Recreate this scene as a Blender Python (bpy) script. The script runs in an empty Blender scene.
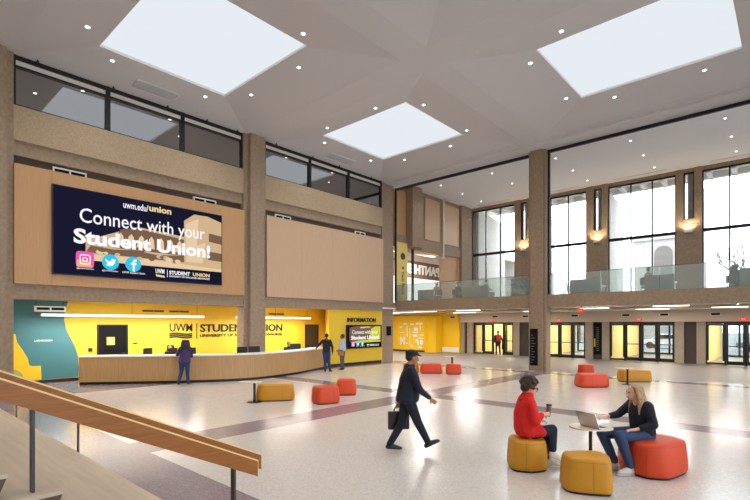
import bpy, bmesh, math, random
from mathutils import Vector, Matrix, Euler
random.seed(7)
SC = bpy.context.scene
COL = SC.collection
PI = math.pi
YAW = math.radians(41.86)
SN, CS = math.sin(YAW), math.cos(YAW)

# ------------------------------------------------------------ materials
def lin(c):
    return tuple((v/255/12.92 if v/255 <= .04045 else ((v/255+.055)/1.055)**2.4) for v in c) + (1,)
MATS = {}
def mat(name, col, rough=.6, metal=0, spec=.5, emit=None, es=1, noise=None, bump=0, bscale=40, coat=0, aniso=None):
    """noise=(scale, amount, second colour)"""
    m = bpy.data.materials.new(name); m.use_nodes = True
    nt = m.node_tree; b = nt.nodes['Principled BSDF']
    b.inputs['Base Color'].default_value = lin(col)
    b.inputs['Roughness'].default_value = rough
    b.inputs['Metallic'].default_value = metal
    b.inputs['Specular IOR Level'].default_value = spec
    b.inputs['Coat Weight'].default_value = coat
    if emit:
        b.inputs['Emission Color'].default_value = lin(emit)
        b.inputs['Emission Strength'].default_value = es
    tc = nt.nodes.new('ShaderNodeTexCoord')
    if noise:
        sc, amt, c2 = noise
        mp = nt.nodes.new('ShaderNodeMapping')
        if aniso: mp.inputs['Scale'].default_value = aniso
        nt.links.new(tc.outputs['Object'], mp.inputs['Vector'])
        n = nt.nodes.new('ShaderNodeTexNoise'); n.inputs['Scale'].default_value = sc; n.inputs['Detail'].default_value = 5
        nt.links.new(mp.outputs[0], n.inputs['Vector'])
        r = nt.nodes.new('ShaderNodeMapRange'); r.inputs[1].default_value = .35; r.inputs[2].default_value = .65
        r.inputs[4].default_value = amt
        nt.links.new(n.outputs['Fac'], r.inputs[0])
        mx = nt.nodes.new('ShaderNodeMix'); mx.data_type = 'RGBA'
        mx.inputs[6].default_value = lin(col); mx.inputs[7].default_value = lin(c2)
        nt.links.new(r.outputs[0], mx.inputs[0]); nt.links.new(mx.outputs[2], b.inputs['Base Color'])
    if bump:
        n2 = nt.nodes.new('ShaderNodeTexNoise'); n2.inputs['Scale'].default_value = bscale
        nt.links.new(tc.outputs['Object'], n2.inputs['Vector'])
        bp = nt.nodes.new('ShaderNodeBump'); bp.inputs['Strength'].default_value = bump; bp.inputs['Distance'].default_value = .02
        nt.links.new(n2.outputs['Fac'], bp.inputs['Height']); nt.links.new(bp.outputs[0], b.inputs['Normal'])
    MATS[name] = m
    return m
def glass(name, tint, refl, rough=0.0, haze=0, hazecol=(200, 215, 210)):
    m = bpy.data.materials.new(name); m.use_nodes = True; nt = m.node_tree
    nt.nodes.remove(nt.nodes['Principled BSDF']); out = nt.nodes['Material Output']
    t = nt.nodes.new('ShaderNodeBsdfTransparent'); t.inputs[0].default_value = lin(tint)
    g = nt.nodes.new('ShaderNodeBsdfGlossy'); g.inputs['Roughness'].default_value = rough
    f = nt.nodes.new('ShaderNodeFresnel'); f.inputs[0].default_value = 1.45
    r = nt.nodes.new('ShaderNodeMapRange'); r.inputs[3].default_value = refl; r.inputs[4].default_value = 1
    nt.links.new(f.outputs[0], r.inputs[0])
    x = nt.nodes.new('ShaderNodeMixShader')
    nt.links.new(r.outputs[0], x.inputs[0]); nt.links.new(t.outputs[0], x.inputs[1]); nt.links.new(g.outputs[0], x.inputs[2])
    last = x
    if haze:
        d = nt.nodes.new('ShaderNodeBsdfDiffuse'); d.inputs[0].default_value = lin(hazecol)
        y = nt.nodes.new('ShaderNodeMixShader'); y.inputs[0].default_value = haze
        nt.links.new(x.outputs[0], y.inputs[1]); nt.links.new(d.outputs[0], y.inputs[2]); last = y
    nt.links.new(last.outputs[0], out.inputs[0])
    MATS[name] = m; return m
def emis(name, col, s):
    return mat(name, (0, 0, 0), .8, emit=col, es=s, spec=0)

CONC = mat('concrete', (166, 144, 120), .85, noise=(9, .6, (138, 117, 95)), bump=.5, bscale=60)
CONCP = mat('concrete_panel', (188, 166, 136), .85, noise=(30, .7, (156, 134, 106)), bump=.5, bscale=90)
CONCG = mat('concrete_grey', (172, 158, 140), .85, noise=(25, .7, (138, 124, 108)), bump=.4, bscale=70)
WOODP = mat('wood_panel', (200, 154, 106), .55, noise=(14, .6, (184, 138, 92)), aniso=(.6, 3, .12))
WOODP2 = mat('pale_wood_panel', (208, 174, 142), .5, noise=(14, .6, (194, 160, 128)), aniso=(.6, 3, .12))
WOODC = mat('counter_wood', (196, 156, 106), .45, noise=(16, .7, (174, 132, 84)), aniso=(3, 3, .1))
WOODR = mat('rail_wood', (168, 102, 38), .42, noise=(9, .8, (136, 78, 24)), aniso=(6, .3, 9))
EDGEHL = mat('rail_edge_highlight', (246, 208, 142), .4)  # pale tone carries the skylight's highlight on the rail edges
PALEW = mat('pale_stair_wood', (214, 194, 168), .55, noise=(3, .6, (192, 171, 146)), aniso=(.25, 5, 5))
BROWN = mat('stair_side', (98, 74, 56), .6)
BLACKM = mat('black_metal', (30, 29, 30), .4, metal=.3)
STEEL = mat('dark_steel', (78, 76, 80), .35, metal=.7)
WHITE = mat('ceiling_white', (208, 207, 209), .8)
SOFF = mat('soffit_paint', (204, 190, 172), .7)
WHITE2 = mat('white_paint', (236, 234, 230), .7)
CEILB = mat('balcony_ceiling', (240, 243, 247), .8)
WTOP = mat('white_counter_top', (238, 236, 232), .3)
BRICK = mat('dark_brick', (96, 80, 68), .9, noise=(40, .8, (66, 54, 46)), bump=.4)
YEL = mat('yellow_paint', (240, 198, 50), .6)
YEL2 = mat('yellow_deep', (246, 196, 8), .55)
TEAL = mat('teal_paint', (66, 122, 128), .6)
GREENP = mat('green_paint', (170, 180, 90), .6)
DARKP = mat('dark_panel', (20, 18, 20), .8, spec=.15)
DARKB = mat('dark_brown_panel', (66, 55, 48), .7)
BLACK = mat('black_letters', (22, 20, 22), .5)
WLET = mat('white_letters', (240, 240, 238), .6)
CREAM = mat('cream_wall', (240, 220, 160), .6)
BANNER = mat('banner_yellow', (236, 208, 110), .6)
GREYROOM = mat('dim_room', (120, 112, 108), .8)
DUCT = mat('duct_paint', (226, 218, 206), .6)
PARTI = mat('partition', (128, 134, 126), .7)
OUTC = mat('outside_concrete', (160, 156, 150), .8, noise=(3, .5, (146, 142, 136)))
OUTS = mat('outside_concrete_brightened', (222, 218, 210), .8, noise=(3, .5, (206, 201, 193)))  # outside concrete again, lightened in colour to offset shade on soffit and fins
OUTG = mat('outside_ground', (128, 128, 128), .9)
BARK = mat('bark', (92, 78, 70), .9)
OTY = mat('mustard_leather', (208, 144, 20), .48, noise=(60, .3, (192, 128, 16)), bump=.08, bscale=180)
OTR = mat('red_orange_leather', (220, 72, 26), .5, noise=(60, .3, (206, 62, 22)), bump=.08, bscale=180)
OTSY = mat('mustard_seam', (178, 118, 20), .5)
OTSR = mat('red_orange_seam', (186, 56, 28), .5)
TABT = mat('pale_laminate', (232, 214, 192), .35)
SILVER = mat('laptop_silver', (205, 198, 190), .35, metal=.5)
SKIN = mat('skin', (226, 172, 142), .5)
SKIN2 = mat('skin_tan', (172, 116, 86), .5)
SKIN3 = mat('skin_dark', (104, 70, 54), .5)
DENIM = mat('denim', (52, 72, 108), .8, noise=(90, .5, (40, 56, 88)))
DENIM2 = mat('dark_denim', (34, 56, 100), .8)
RED = mat('red_knit', (222, 30, 24), .85, noise=(70, .4, (200, 20, 18)), bump=.2, bscale=150)
NAVY = mat('navy_knit', (26, 28, 42), .85, bump=.15, bscale=150)
NAVYT = mat('navy_trousers', (30, 38, 58), .8)
SUIT = mat('navy_jacket', (20, 26, 42), .8)
BAG = mat('dark_leather_bag', (44, 26, 30), .45)
PURP = mat('purple_top', (62, 40, 92), .8)
BLKC = mat('black_cloth', (26, 26, 32), .8)
SHIRT = mat('pale_shirt', (178, 186, 200), .8)
GREYT = mat('grey_trousers', (92, 84, 88), .8)
TANL = mat('tan_leather', (176, 118, 70), .5)
HBRN = mat('brown_hair', (70, 46, 32), .6, noise=(50, .8, (36, 26, 22)))
HBLK = mat('black_hair', (24, 20, 20), .5)
HBLD = mat('blonde_hair', (206, 170, 122), .5, noise=(30, .9, (128, 92, 60)), aniso=(4, 4, .6))
SHOEW = mat('pale_shoe', (232, 222, 212), .5)
SHOEB = mat('black_shoe', (22, 20, 22), .4)
LIPS = mat('lips', (176, 84, 80), .5)
EYEW = mat('eye', (40, 30, 28), .2)
CUP = mat('cup_bronze', (128, 112, 92), .3, metal=.6)
REDP = mat('red_backpack', (190, 40, 36), .7)
PLG = mat('figure_grey', (120, 122, 122), .8)
SKYL = emis('skylight_diffuser', (226, 232, 238), .84)
LEDW = emis('led_white', (255, 250, 240), 2.2)
DLM = emis('downlight_lens', (255, 250, 240), 4)
EXITR = emis('exit_red', (255, 60, 40), 1.0)
SCRN = emis('screen_navy', (24, 24, 46), .84)
SCRW = emis('screen_white', (250, 248, 255), .84)
SCRT = emis('screen_tan', (206, 176, 138), .84)
SCRT2 = emis('screen_tan_light', (228, 200, 162), .84)
SCRD = emis('screen_brown', (120, 94, 74), .84)
SCRG = emis('screen_gold', (240, 214, 150), .84)
SCRC = emis('screen_cyan', (54, 196, 226), .84)
SCRP = emis('screen_pink', (236, 90, 170), .84)
SCRO = emis('screen_orange', (246, 170, 120), .84)
SCRY = emis('screen_lime', (206, 206, 60), .84)
MONI = mat('monitor_black', (24, 26, 32), .35)
MONB = emis('monitor_blue', (60, 110, 190), .8)
GW = glass('window_glass', (150, 146, 144), .42)
GC = glass('clear_glass', (252, 253, 253), .02)
GG = glass('guard_glass', (238, 246, 243), .07, haze=.15, hazecol=(236, 244, 242))  # diffuse haze also stands in for whitish reflections on the guard
GD = glass('door_glass', (240, 244, 244), .04)

def floor_material():
    m = bpy.data.materials.new('terrazzo'); m.use_nodes = True; nt = m.node_tree
    b = nt.nodes['Principled BSDF']; N = nt.nodes.new; Lk = nt.links.new
    tc = N('ShaderNodeTexCoord'); sp = N('ShaderNodeSeparateXYZ'); Lk(tc.outputs['Object'], sp.inputs[0])
    def rng(src, a, c):
        g = N('ShaderNodeMath'); g.operation = 'GREATER_THAN'; Lk(src, g.inputs[0]); g.inputs[1].default_value = a
        l = N('ShaderNodeMath'); l.operation = 'LESS_THAN'; Lk(src, l.inputs[0]); l.inputs[1].default_value = c
        k = N('ShaderNodeMath'); k.operation = 'MULTIPLY'; Lk(g.outputs[0], k.inputs[0]); Lk(l.outputs[0], k.inputs[1]); return k.outputs[0]
    parts = [rng(sp.outputs[0], -9.18, -8.25), rng(sp.outputs[1], 11.62, 12.35), rng(sp.outputs[1], -20, 3.42),
             rng(sp.outputs[0], .3, 1.25), rng(sp.outputs[1], 20.6, 21.3), rng(sp.outputs[0], -40, -17.1)]
    cur = parts[0]
    for p in parts[1:]:
        k = N('ShaderNodeMath'); k.operation = 'MAXIMUM'; Lk(cur, k.inputs[0]); Lk(p, k.inputs[1]); cur = k.outputs[0]
    def speck(c1, c2, c3):
        n = N('ShaderNodeTexVoronoi'); n.inputs['Scale'].default_value = 45; Lk(tc.outputs['Object'], n.inputs['Vector'])
        s = N('ShaderNodeSeparateColor'); Lk(n.outputs['Color'], s.inputs[0])
        mx = N('ShaderNodeMix'); mx.data_type = 'RGBA'; mx.inputs[6].default_value = lin(c1); mx.inputs[7].default_value = lin(c2); Lk(s.outputs[0], mx.inputs[0])
        n2 = N('ShaderNodeTexNoise'); n2.inputs['Scale'].default_value = .6; Lk(tc.outputs['Object'], n2.inputs['Vector'])
        m2 = N('ShaderNodeMix'); m2.data_type = 'RGBA'; m2.inputs[7].default_value = lin(c3); Lk(mx.outputs[2], m2.inputs[6])
        r = N('ShaderNodeMapRange'); r.inputs[1].default_value = .4; r.inputs[2].default_value = .7; r.inputs[4].default_value = .35; Lk(n2.outputs[0], r.inputs[0]); Lk(r.outputs[0], m2.inputs[0])
        return m2.outputs[2]
    a = speck((228, 220, 212), (208, 198, 188), (216, 206, 196))
    c = speck((160, 144, 148), (136, 120, 126), (146, 130, 132))
    mx = N('ShaderNodeMix'); mx.data_type = 'RGBA'; Lk(cur, mx.inputs[0]); Lk(a, mx.inputs[6]); Lk(c, mx.inputs[7])
    Lk(mx.outputs[2], b.inputs['Base Color'])
    b.inputs['Roughness'].default_value = .2; b.inputs['Specular IOR Level'].default_value = .55
    n = N('ShaderNodeTexNoise'); n.inputs['Scale'].default_value = 2.5; Lk(tc.outputs['Object'], n.inputs['Vector'])
    r = N('ShaderNodeMapRange'); r.inputs[3].default_value = .12; r.inputs[4].default_value = .26; Lk(n.outputs[0], r.inputs[0]); Lk(r.outputs[0], b.inputs['Roughness'])
    return m
TERR = floor_material()
CARPET = mat('walk_off_carpet', (136, 128, 125), .42, noise=(60, .6, (118, 110, 107)), bump=.1, bscale=300)

# ------------------------------------------------------------ mesh helpers
class MB:
    def __init__(s): s.bm = bmesh.new()
    def box(s, x0, x1, y0, y1, z0, z1, rot=None, piv=None):
        vs = [s.bm.verts.new((x, y, z)) for x in (x0, x1) for y in (y0, y1) for z in (z0, z1)]
        for f in ((0, 1, 3, 2), (4, 6, 7, 5), (0, 4, 5, 1), (2, 3, 7, 6), (0, 2, 6, 4), (1, 5, 7, 3)):
            s.bm.faces.new([vs[i] for i in f])
        if rot is not None:
            R = Matrix.Rotation(rot[0], 4, rot[1]); p = Vector(piv)
            for v in vs: v.co = p + (R @ (v.co - p))
        return s
    def prism(s, pts, z0, z1, axis='z'):
        def P(a, b, c):
            return (a, b, c) if axis == 'z' else ((c, a, b) if axis == 'x' else (a, c, b))
        lo = [s.bm.verts.new(P(x, y, z0)) for x, y in pts]; hi = [s.bm.verts.new(P(x, y, z1)) for x, y in pts]
        n = len(pts)
        s.bm.faces.new(lo[::-1]); s.bm.faces.new(hi)
        for i in range(n): s.bm.faces.new((lo[i], lo[(i+1) % n], hi[(i+1) % n], hi[i]))
        return s
    def tube(s, p0, p1, r0, r1=None, n=12):
        r1 = r0 if r1 is None else r1
        p0, p1 = Vector(p0), Vector(p1); d = (p1-p0).normalized()
        a = d.orthogonal().normalized(); b = d.cross(a)
        A = [s.bm.verts.new(p0+r0*(a*math.cos(2*PI*i/n)+b*math.sin(2*PI*i/n))) for i in range(n)]
        B = [s.bm.verts.new(p1+r1*(a*math.cos(2*PI*i/n)+b*math.sin(2*PI*i/n))) for i in range(n)]
        s.bm.faces.new(A[::-1]); s.bm.faces.new(B)
        for i in range(n): s.bm.faces.new((A[i], A[(i+1) % n], B[(i+1) % n], B[i]))
        return s
    def lathe(s, prof, n=24, c=(0, 0)):
        rings = []
        for r, z in prof: rings.append([s.bm.verts.new((c[0]+r*math.cos(2*PI*i/n), c[1]+r*math.sin(2*PI*i/n), z)) for i in range(n)])
        for a, b in zip(rings, rings[1:]):
            for i in range(n): s.bm.faces.new((a[i], a[(i+1) % n], b[(i+1) % n], b[i]))
        s.bm.faces.new(rings[0][::-1]); s.bm.faces.new(rings[-1])
        return s
    def quad(s, *ps): s.bm.faces.new([s.bm.verts.new(p) for p in ps]); return s
    def rings(s, rs, cap=True):
        R = [[s.bm.verts.new(p) for p in r] for r in rs]; n = len(R[0])
        for a, b in zip(R, R[1:]):
            for i in range(n): s.bm.faces.new((a[i], a[(i+1) % n], b[(i+1) % n], b[i]))
        if cap: s.bm.faces.new(R[0][::-1]); s.bm.faces.new(R[-1])
        return s
    def build(s, name, m, parent=None, smooth=False, bevel=0, loc=None, kind=None):
        bmesh.ops.recalc_face_normals(s.bm, faces=s.bm.faces[:])
        if bevel: bmesh.ops.bevel(s.bm, geom=s.bm.edges[:], offset=bevel, segments=2, profile=.5, affect='EDGES')
        me = bpy.data.meshes.new(name); s.bm.to_mesh(me); s.bm.free()
        return link(name, me, m, parent, smooth, loc, kind)
def link(name, me, m, parent=None, smooth=False, loc=None, kind=None):
    if m: me.materials.clear(); me.materials.append(m)
    o = bpy.data.objects.new(name, me); COL.objects.link(o)
    if parent: o.parent = parent
    if loc: o.location = loc
    if kind: o['kind'] = kind
    if smooth:
        for p in me.polygons: p.use_smooth = True
    return o
def tag(o, label, cat, group=None, kind=None):
    o['label'] = label; o['category'] = cat
    if group: o['group'] = group
    if kind: o['kind'] = kind
    return o
def thing(name, label, cat, loc=(0, 0, 0), rz=0, group=None):
    o = bpy.data.objects.new(name, None); COL.objects.link(o); o.location = loc; o.rotation_euler = (0, 0, rz)
    o.empty_display_size = .1
    return tag(o, label, cat, group)
def chaikin(pts, k=3, closed=True):
    for _ in range(k):
        q = []; n = len(pts)
        for i in range(n if closed else n-1):
            a, b = pts[i], pts[(i+1) % n]
            q += [(a[0]*.75+b[0]*.25, a[1]*.75+b[1]*.25), (a[0]*.25+b[0]*.75, a[1]*.25+b[1]*.75)]
        if not closed: q = [pts[0]]+q+[pts[-1]]
        pts = q
    return pts
def offs(line, d):
    out = []
    for i, p in enumerate(line):
        a = line[max(i-1, 0)]; b = line[min(i+1, len(line)-1)]
        t = Vector((b[0]-a[0], b[1]-a[1])).normalized(); out.append((p[0]-t.y*d, p[1]+t.x*d))
    return out

def text_mesh(s, bold=0, extr=.5):
    cu = bpy.data.curves.new('t', 'FONT'); cu.body = s; cu.offset = bold; cu.extrude = extr; cu.resolution_u = 3
    o = bpy.data.objects.new('t', cu); COL.objects.link(o)
    dg = bpy.context.evaluated_depsgraph_get(); dg.update()
    me = bpy.data.meshes.new_from_object(o.evaluated_get(dg)); bpy.data.objects.remove(o); bpy.data.curves.remove(cu)
    return me
def text_fit(name, s, M, w, h, m, parent=None, bold=0, th=.01, mirror=False):
    """lettering stretched to the box w x h, lower left at M's origin, in M's xy plane"""
    me = text_mesh(s, bold, .5)
    xs = [v.co.x for v in me.vertices]; ys = [v.co.y for v in me.vertices]
    x0, x1, y0, y1 = min(xs), max(xs), min(ys), max(ys)
    for v in me.vertices:
        u = (v.co.x-x0)/(x1-x0)
        if mirror: u = 1-u
        v.co = M @ Vector((u*w, (v.co.y-y0)/(y1-y0)*h, th*(v.co.z+.5)))
    return link(name, me, m, parent)
def MX(x, y, z):      # a frame on a wall that faces +X, reading along +Y
    return Matrix(((0, 0, 1, x), (1, 0, 0, y), (0, 1, 0, z), (0, 0, 0, 1)))
def MY(x, y, z):      # a frame on a wall that faces -Y, reading along +X
    return Matrix(((1, 0, 0, x), (0, 0, -1, y), (0, 1, 0, z), (0, 0, 0, 1)))

# ------------------------------------------------------------ room shell
ZB = 10.5
def struct(name, mb, m, **k): return mb.build(name, m, kind='structure', **k)
struct('floor', MB().box(-26, 10, -6, 22.0, -.3, 0), TERR)
struct('floor.001', MB().box(-26, 10, 22.0, 41, -.3, 0), CARPET)

# coffered main ceiling: beams at 10.5, slopes rising to the skylight openings
XB = [(-17.8, -9.24), (-8.24, .3), (1.3, 9.9)]
YB = [(-5.8, 2.25), (3.38, 11.5), (12.64, 20.38)]
SX = [(-16.06, -11.25), (-6.06, -1.23), (3.2, 8.0)]
SY = [(-3.9, .35), (5.12, 9.41), (14.34, 18.58)]
SZ = 10.82; ST = 11.55
cm = MB()
for (a, b) in ((-9.24, -8.24), (.3, 1.3)): cm.quad((a, -6, ZB), (b, -6, ZB), (b, 22, ZB), (a, 22, ZB))
for (a, b) in ((-6, -5.8), (2.25, 3.38), (11.5, 12.64), (20.38, 22.02)):
    for (c, d) in XB: cm.quad((c, a, ZB), (d, a, ZB), (d, b, ZB), (c, b, ZB))
cm.quad((9.9, -6, ZB), (10, -6, ZB), (10, 22, ZB), (9.9, 22, ZB)); cm.quad((-18.4, -6, ZB), (-17.8, -6, ZB), (-17.8, 22, ZB), (-18.4, 22, ZB))
for i, (a, b) in enumerate(XB):
    for j, (c, d) in enumerate(YB):
        e, f = SX[i]; g, h = SY[j]
        O = [(a, c, ZB), (b, c, ZB), (b, d, ZB), (a, d, ZB)]; I = [(e, g, SZ), (f, g, SZ), (f, h, SZ), (e, h, SZ)]
        for k in range(4): cm.quad(O[k], O[(k+1) % 4], I[(k+1) % 4], I[k])
struct('ceiling', cm, WHITE)
cl = MB().box(-18.6, 10.2, -6.2, 31.8, 12.2, 12.4)
struct('ceiling.001', cl, WHITE)
struct('trim_1', MB().box(-17.85, 10, 20.9, 21.35, ZB-.09, ZB), WHITE)

names = {(0, 1): 'large square skylight above the big video screen', (0, 2): 'square skylight nearest the far corner column, beyond the screen bay',
         (1, 2): 'skylight at upper right above the seated women', (1, 1): 'skylight of the centre bay in front of the far right one',
         (0, 0): 'skylight over the bleacher stair', (1, 0): 'skylight over the stair landing', (2, 0): 'skylight in the front right corner bay',
         (2, 1): 'skylight in the middle bay by the right wall', (2, 2): 'skylight in the back bay by the right wall'}
short = {(0, 1): 'the skylight above the video screen', (0, 2): 'the skylight by the far corner', (1, 2): 'the upper right skylight',
         (1, 1): 'the centre bay skylight', (0, 0): 'the stair skylight'}
def lamp(name, kind, loc, energy, col=(1, 1, 1), rot=(0, 0, 0), **k):
    l = bpy.data.lights.new(name, kind); l.energy = energy; l.color = col
    for a, v in k.items(): setattr(l, a, v)
    o = bpy.data.objects.new(name, l); COL.objects.link(o); o.location = loc; o.rotation_euler = rot; return o
for (i, j), lab in names.items():
    (e, f), (g, h) = SX[i], SY[j]
    t = thing('skylight', 'frosted ' + lab, 'skylight', ((e+f)/2, (g+h)/2, SZ), group='skylights in the coffered ceiling')
    w, d = (f-e)/2, (h-g)/2
    s = MB()
    for (x0, x1, y0, y1) in ((-w-.04, -w, -d-.04, d+.04), (w, w+.04, -d-.04, d+.04), (-w, w, -d-.04, -d), (-w, w, d, d+.04)):
        s.box(x0, x1, y0, y1, .01, ST-SZ)
    s.build('shaft', WHITE2, t)
    MB().box(-w, w, -d, d, .09, .12).build('diffuser', SKYL, t)
    if i == 2 or j == 0 and i == 1: continue
# downlights: two on each slope
def zs(i, j, x, y):
    a, b = XB[i]; c, d = YB[j]; e, f = SX[i]; g, h = SY[j]
    us = []
    if x < e: us.append((x-a)/(e-a))
    if x > f: us.append((b-x)/(b-f))
    if y < g: us.append((y-c)/(g-c))
    if y > h: us.append((d-y)/(d-h))
    return ZB+(SZ-ZB)*min(us)
DLW = 135
def downlight(x, y, z, lab, grp, e, r=.06):
    t = thing('downlight', lab, 'ceiling light', (x, y, z), group=grp)
    MB().lathe([(r*1.25, -.012), (r*1.25, .03), (r*1.05, .03), (r*1.05, -.012)][:2]+[(r*.6, .03)], 16).build('trim_ring', WHITE2, t)
    MB().lathe([(r, -.02), (r, -.012)], 16).build('lens', DLM, t)
    if e:
        lamp('downlight_lamp', 'SPOT', (x, y, z-.06), e, (1, .985, .97), spot_size=math.radians(130), spot_blend=.95, shadow_soft_size=.22)
for (i, j) in short:
    (e, f), (g, h) = SX[i], SY[j]; cx, cy = (e+f)/2, (g+h)/2
    for side, pts in (('left', [(e-.4, cy-1.63, 'front'), (e-.4, cy+1.58, 'rear')]), ('right', [(f+.5, cy-1.63, 'front'), (f+.5, cy+1.58, 'rear')]),
                      ('front', [(cx-1.4, g-.62, 'left'), (cx+1.38, g-.62, 'right')]), ('rear', [(cx-1.4, h+.5, 'left'), (cx+1.38, h+.5, 'right')])):
        for (x, y, w) in pts:
            downlight(x, y, zs(i, j, x, y), f'recessed downlight, {side} slope of {short[(i, j)]}, {w} of its pair', 'downlights around the skylights', DLW)
# slope vents
def vent(x, y, z, w, l, lab):
    t = thing('air_vent', lab, 'vent', (x, y, z), group='slotted ceiling vents')
    s = .32/1.74
    fr = MB()
    for a in (-1, 1):
        fr.box(a*w/2-.02, a*w/2+.02, -l/2, l/2, a*w/2*s-.02, a*w/2*s+.01); 
    for b in (-1, 1): fr.box(-w/2, w/2, b*l/2-.02, b*l/2+.02, -.02, .01)
    fr.build('frame', WHITE2, t)
    m = MB()
    for k in range(8): yy = -w/2+.05+k*(w-.1)/7; m.box(yy-.012, yy+.012, -l/2+.03, l/2-.03, yy*s-.025, yy*s)
    m.build('slat', WHITE, t)
vent(-17.1, 7.3, ZB+.1, .5, 1.45, 'long slotted air vent in the ceiling slope above the left clerestory glass')
vent(-17.2, 16.6, ZB+.1, .5, 1.7, 'long slotted air vent in the ceiling slope above the second clerestory glass')

# columns (cross shaped)
def cross(x0, x1, y0, y1, n):
    return [(x0+n, y0), (x1-n, y0), (x1-n, y0+n), (x1, y0+n), (x1, y1-n), (x1-n, y1-n), (x1-n, y1), (x0+n, y1), (x0+n, y1-n), (x0, y1-n), (x0, y0+n), (x0+n, y0+n)]
def column(x0, x1, y0, y1, n, z1, lab, m=CONC, name='concrete_column', z0=0):
    return tag(MB().prism(cross(x0, x1, y0, y1, n), z0, z1).build(name, m), lab, 'column', 'concrete columns')
column(-18.5, -17.55, 2.2, 3.3, .2, ZB, 'speckled concrete column at the left edge beside the video screen')
column(-18.5, -17.55, 11.31, 12.44, .22, ZB, 'speckled concrete column on the counter wall, right of the video screen')
column(-18.9, -18.0, 20.56, 21.85, .14, ZB, 'concrete column in the far corner beside the information screen')
column(-9.6, -8.78, 21.75, 22.6, .13, ZB, 'free standing concrete column with a black directory strip, in front of the balcony')
column(.4, 1.25, 21.75, 22.6, .13, ZB, 'free standing concrete column at the right end of the balcony')

# left wall bays
def left_bay(y0, y1, k):
    struct(f'wall_left.{k:03d}', MB().box(-18.3, -17.86, y0, y1, 7.84, 8.95).box(-18.3, -17.78, y0+.02, y1-.02, 7.86, 8.93), CONCP)
    struct(f'wall_left.{k+10:03d}', MB().box(-18.3, -17.9, y0, y1, 7.42, 7.84).box(-18.4, -17.8, y0, y1, 2.99, 3.46), CONC)
    struct(f'wall_left.{k+20:03d}', MB().box(-18.3, -18.02, y0, y1, 3.46, 7.42), BRICK)
left_bay(3.28, 11.33, 1); left_bay(12.42, 20.52, 2)
struct('wall_left.030', MB().box(-18.4, -17.8, -6, 2.2, 0, ZB), CONC)
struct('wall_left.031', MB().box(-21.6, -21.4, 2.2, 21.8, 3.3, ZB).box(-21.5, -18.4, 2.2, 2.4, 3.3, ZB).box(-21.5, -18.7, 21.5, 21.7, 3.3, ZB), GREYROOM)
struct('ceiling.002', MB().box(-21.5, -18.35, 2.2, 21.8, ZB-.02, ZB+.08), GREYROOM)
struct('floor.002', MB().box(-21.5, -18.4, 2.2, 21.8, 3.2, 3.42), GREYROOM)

def clerestory(y0, y1, n, k):
    f = MB()
    f.box(-17.98, -17.86, y0, y1, 10.36, 10.5); f.box(-17.98, -17.86, y0, y1, 8.93, 8.99)
    f.box(-17.98, -17.86, y0, y1, 10.14, 10.2)
    w = (y1-y0)/3
    for q in range(4):
        yy = y0+q*w; a = .07
        f.box(-17.98, -17.84, max(yy-a, y0), min(yy+a, y1), 8.93, 10.5)
    o = struct(f'window_{k}', f, BLACKM)
    MB().box(-17.95, -17.9, y0+.07, y1-.07, 10.2, 10.36).build('shade_box', DUCT, o)
    for q in range(3): MB().box(-17.935, -17.925, y0+q*w+.07, y0+(q+1)*w-.07, 8.99, 10.14).build('pane', GW, o)
clerestory(3.3, 11.33, 3, 1); clerestory(12.44, 20.5, 3, 2)

def wall_panel(y0, y1, m, lab, seams):
    t = thing('wood_wall_panel', lab, 'wall panel', (-17.8, (y0+y1)/2, 3.46))
    w = (y1-y0)/2; yc = (y0+y1)/2
    ys = [y0]+seams+[y1]
    for a, b in zip(ys, ys[1:]):
        MB().box(-.2, .12, a-yc+.002, b-yc-.002, 0, 3.66).build('veneer_sheet', m, t)
    return t
wall_panel(3.3, 11.3, WOODP, 'tan wood veneer wall panel carrying the big video screen', [4.27, 10.18])
wall_panel(12.46, 20.45, WOODP2, 'plain pale wood veneer wall panel between the concrete columns', [14.45, 16.45, 18.45])

for y0, y1, lab in ((4.36, 5.33, 'white slotted air register on top of the panel, above the left corner of the screen'), (9.13, 10.12, 'white slotted air register on top of the panel, above the right corner of the screen'),
                    (13.1, 14.0, 'white slotted air register above the left end of the plain pale panel'), (18.4, 19.2, 'white slotted air register above the right end of the plain pale panel')):
    t = thing('air_register', lab, 'vent', (-18.0, (y0+y1)/2, 7.13)); w = (y1-y0)/2
    MB().box(0, .08, -w, w, 0, .04).box(0, .08, -w, w, .16, .2).box(0, .08, -w, -w+.04, .04, .16).box(0, .08, -.02, .02, .04, .16).box(0, .08, w-.04, w, .04, .16).build('frame', WHITE2, t)
    MB().box(.0, .03, -w+.04, w-.04, .04, .16).build('louvre', DARKP, t)

# ceiling sprinklers near the clerestory
for n_, (y, l) in enumerate(((3.9, 'left of the clerestory near the first column'), (6.1, 'above the first clerestory mullion'), (8.0, 'above the middle clerestory pane'), (9.6, 'above the second clerestory mullion'), (11.0, 'beside the column right of the screen'),
             (13.0, 'above the first pane of the second clerestory'), (15.2, 'above the middle pane of the second clerestory'), (17.0, 'above the last mullion of the second clerestory'), (19.5, 'near the far corner column'))):
    t = thing('sprinkler_head', 'tiny dark sprinkler head in the ceiling edge, ' + l, 'sprinkler', (-17.72, y, ZB+.01), group='sprinkler heads along the glass')
    MB().tube((0, 0, 0), (0, 0, -.05), .02).tube((0, 0, -.05), (0, 0, -.06), .045).build('nozzle', BLACKM, t)

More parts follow.
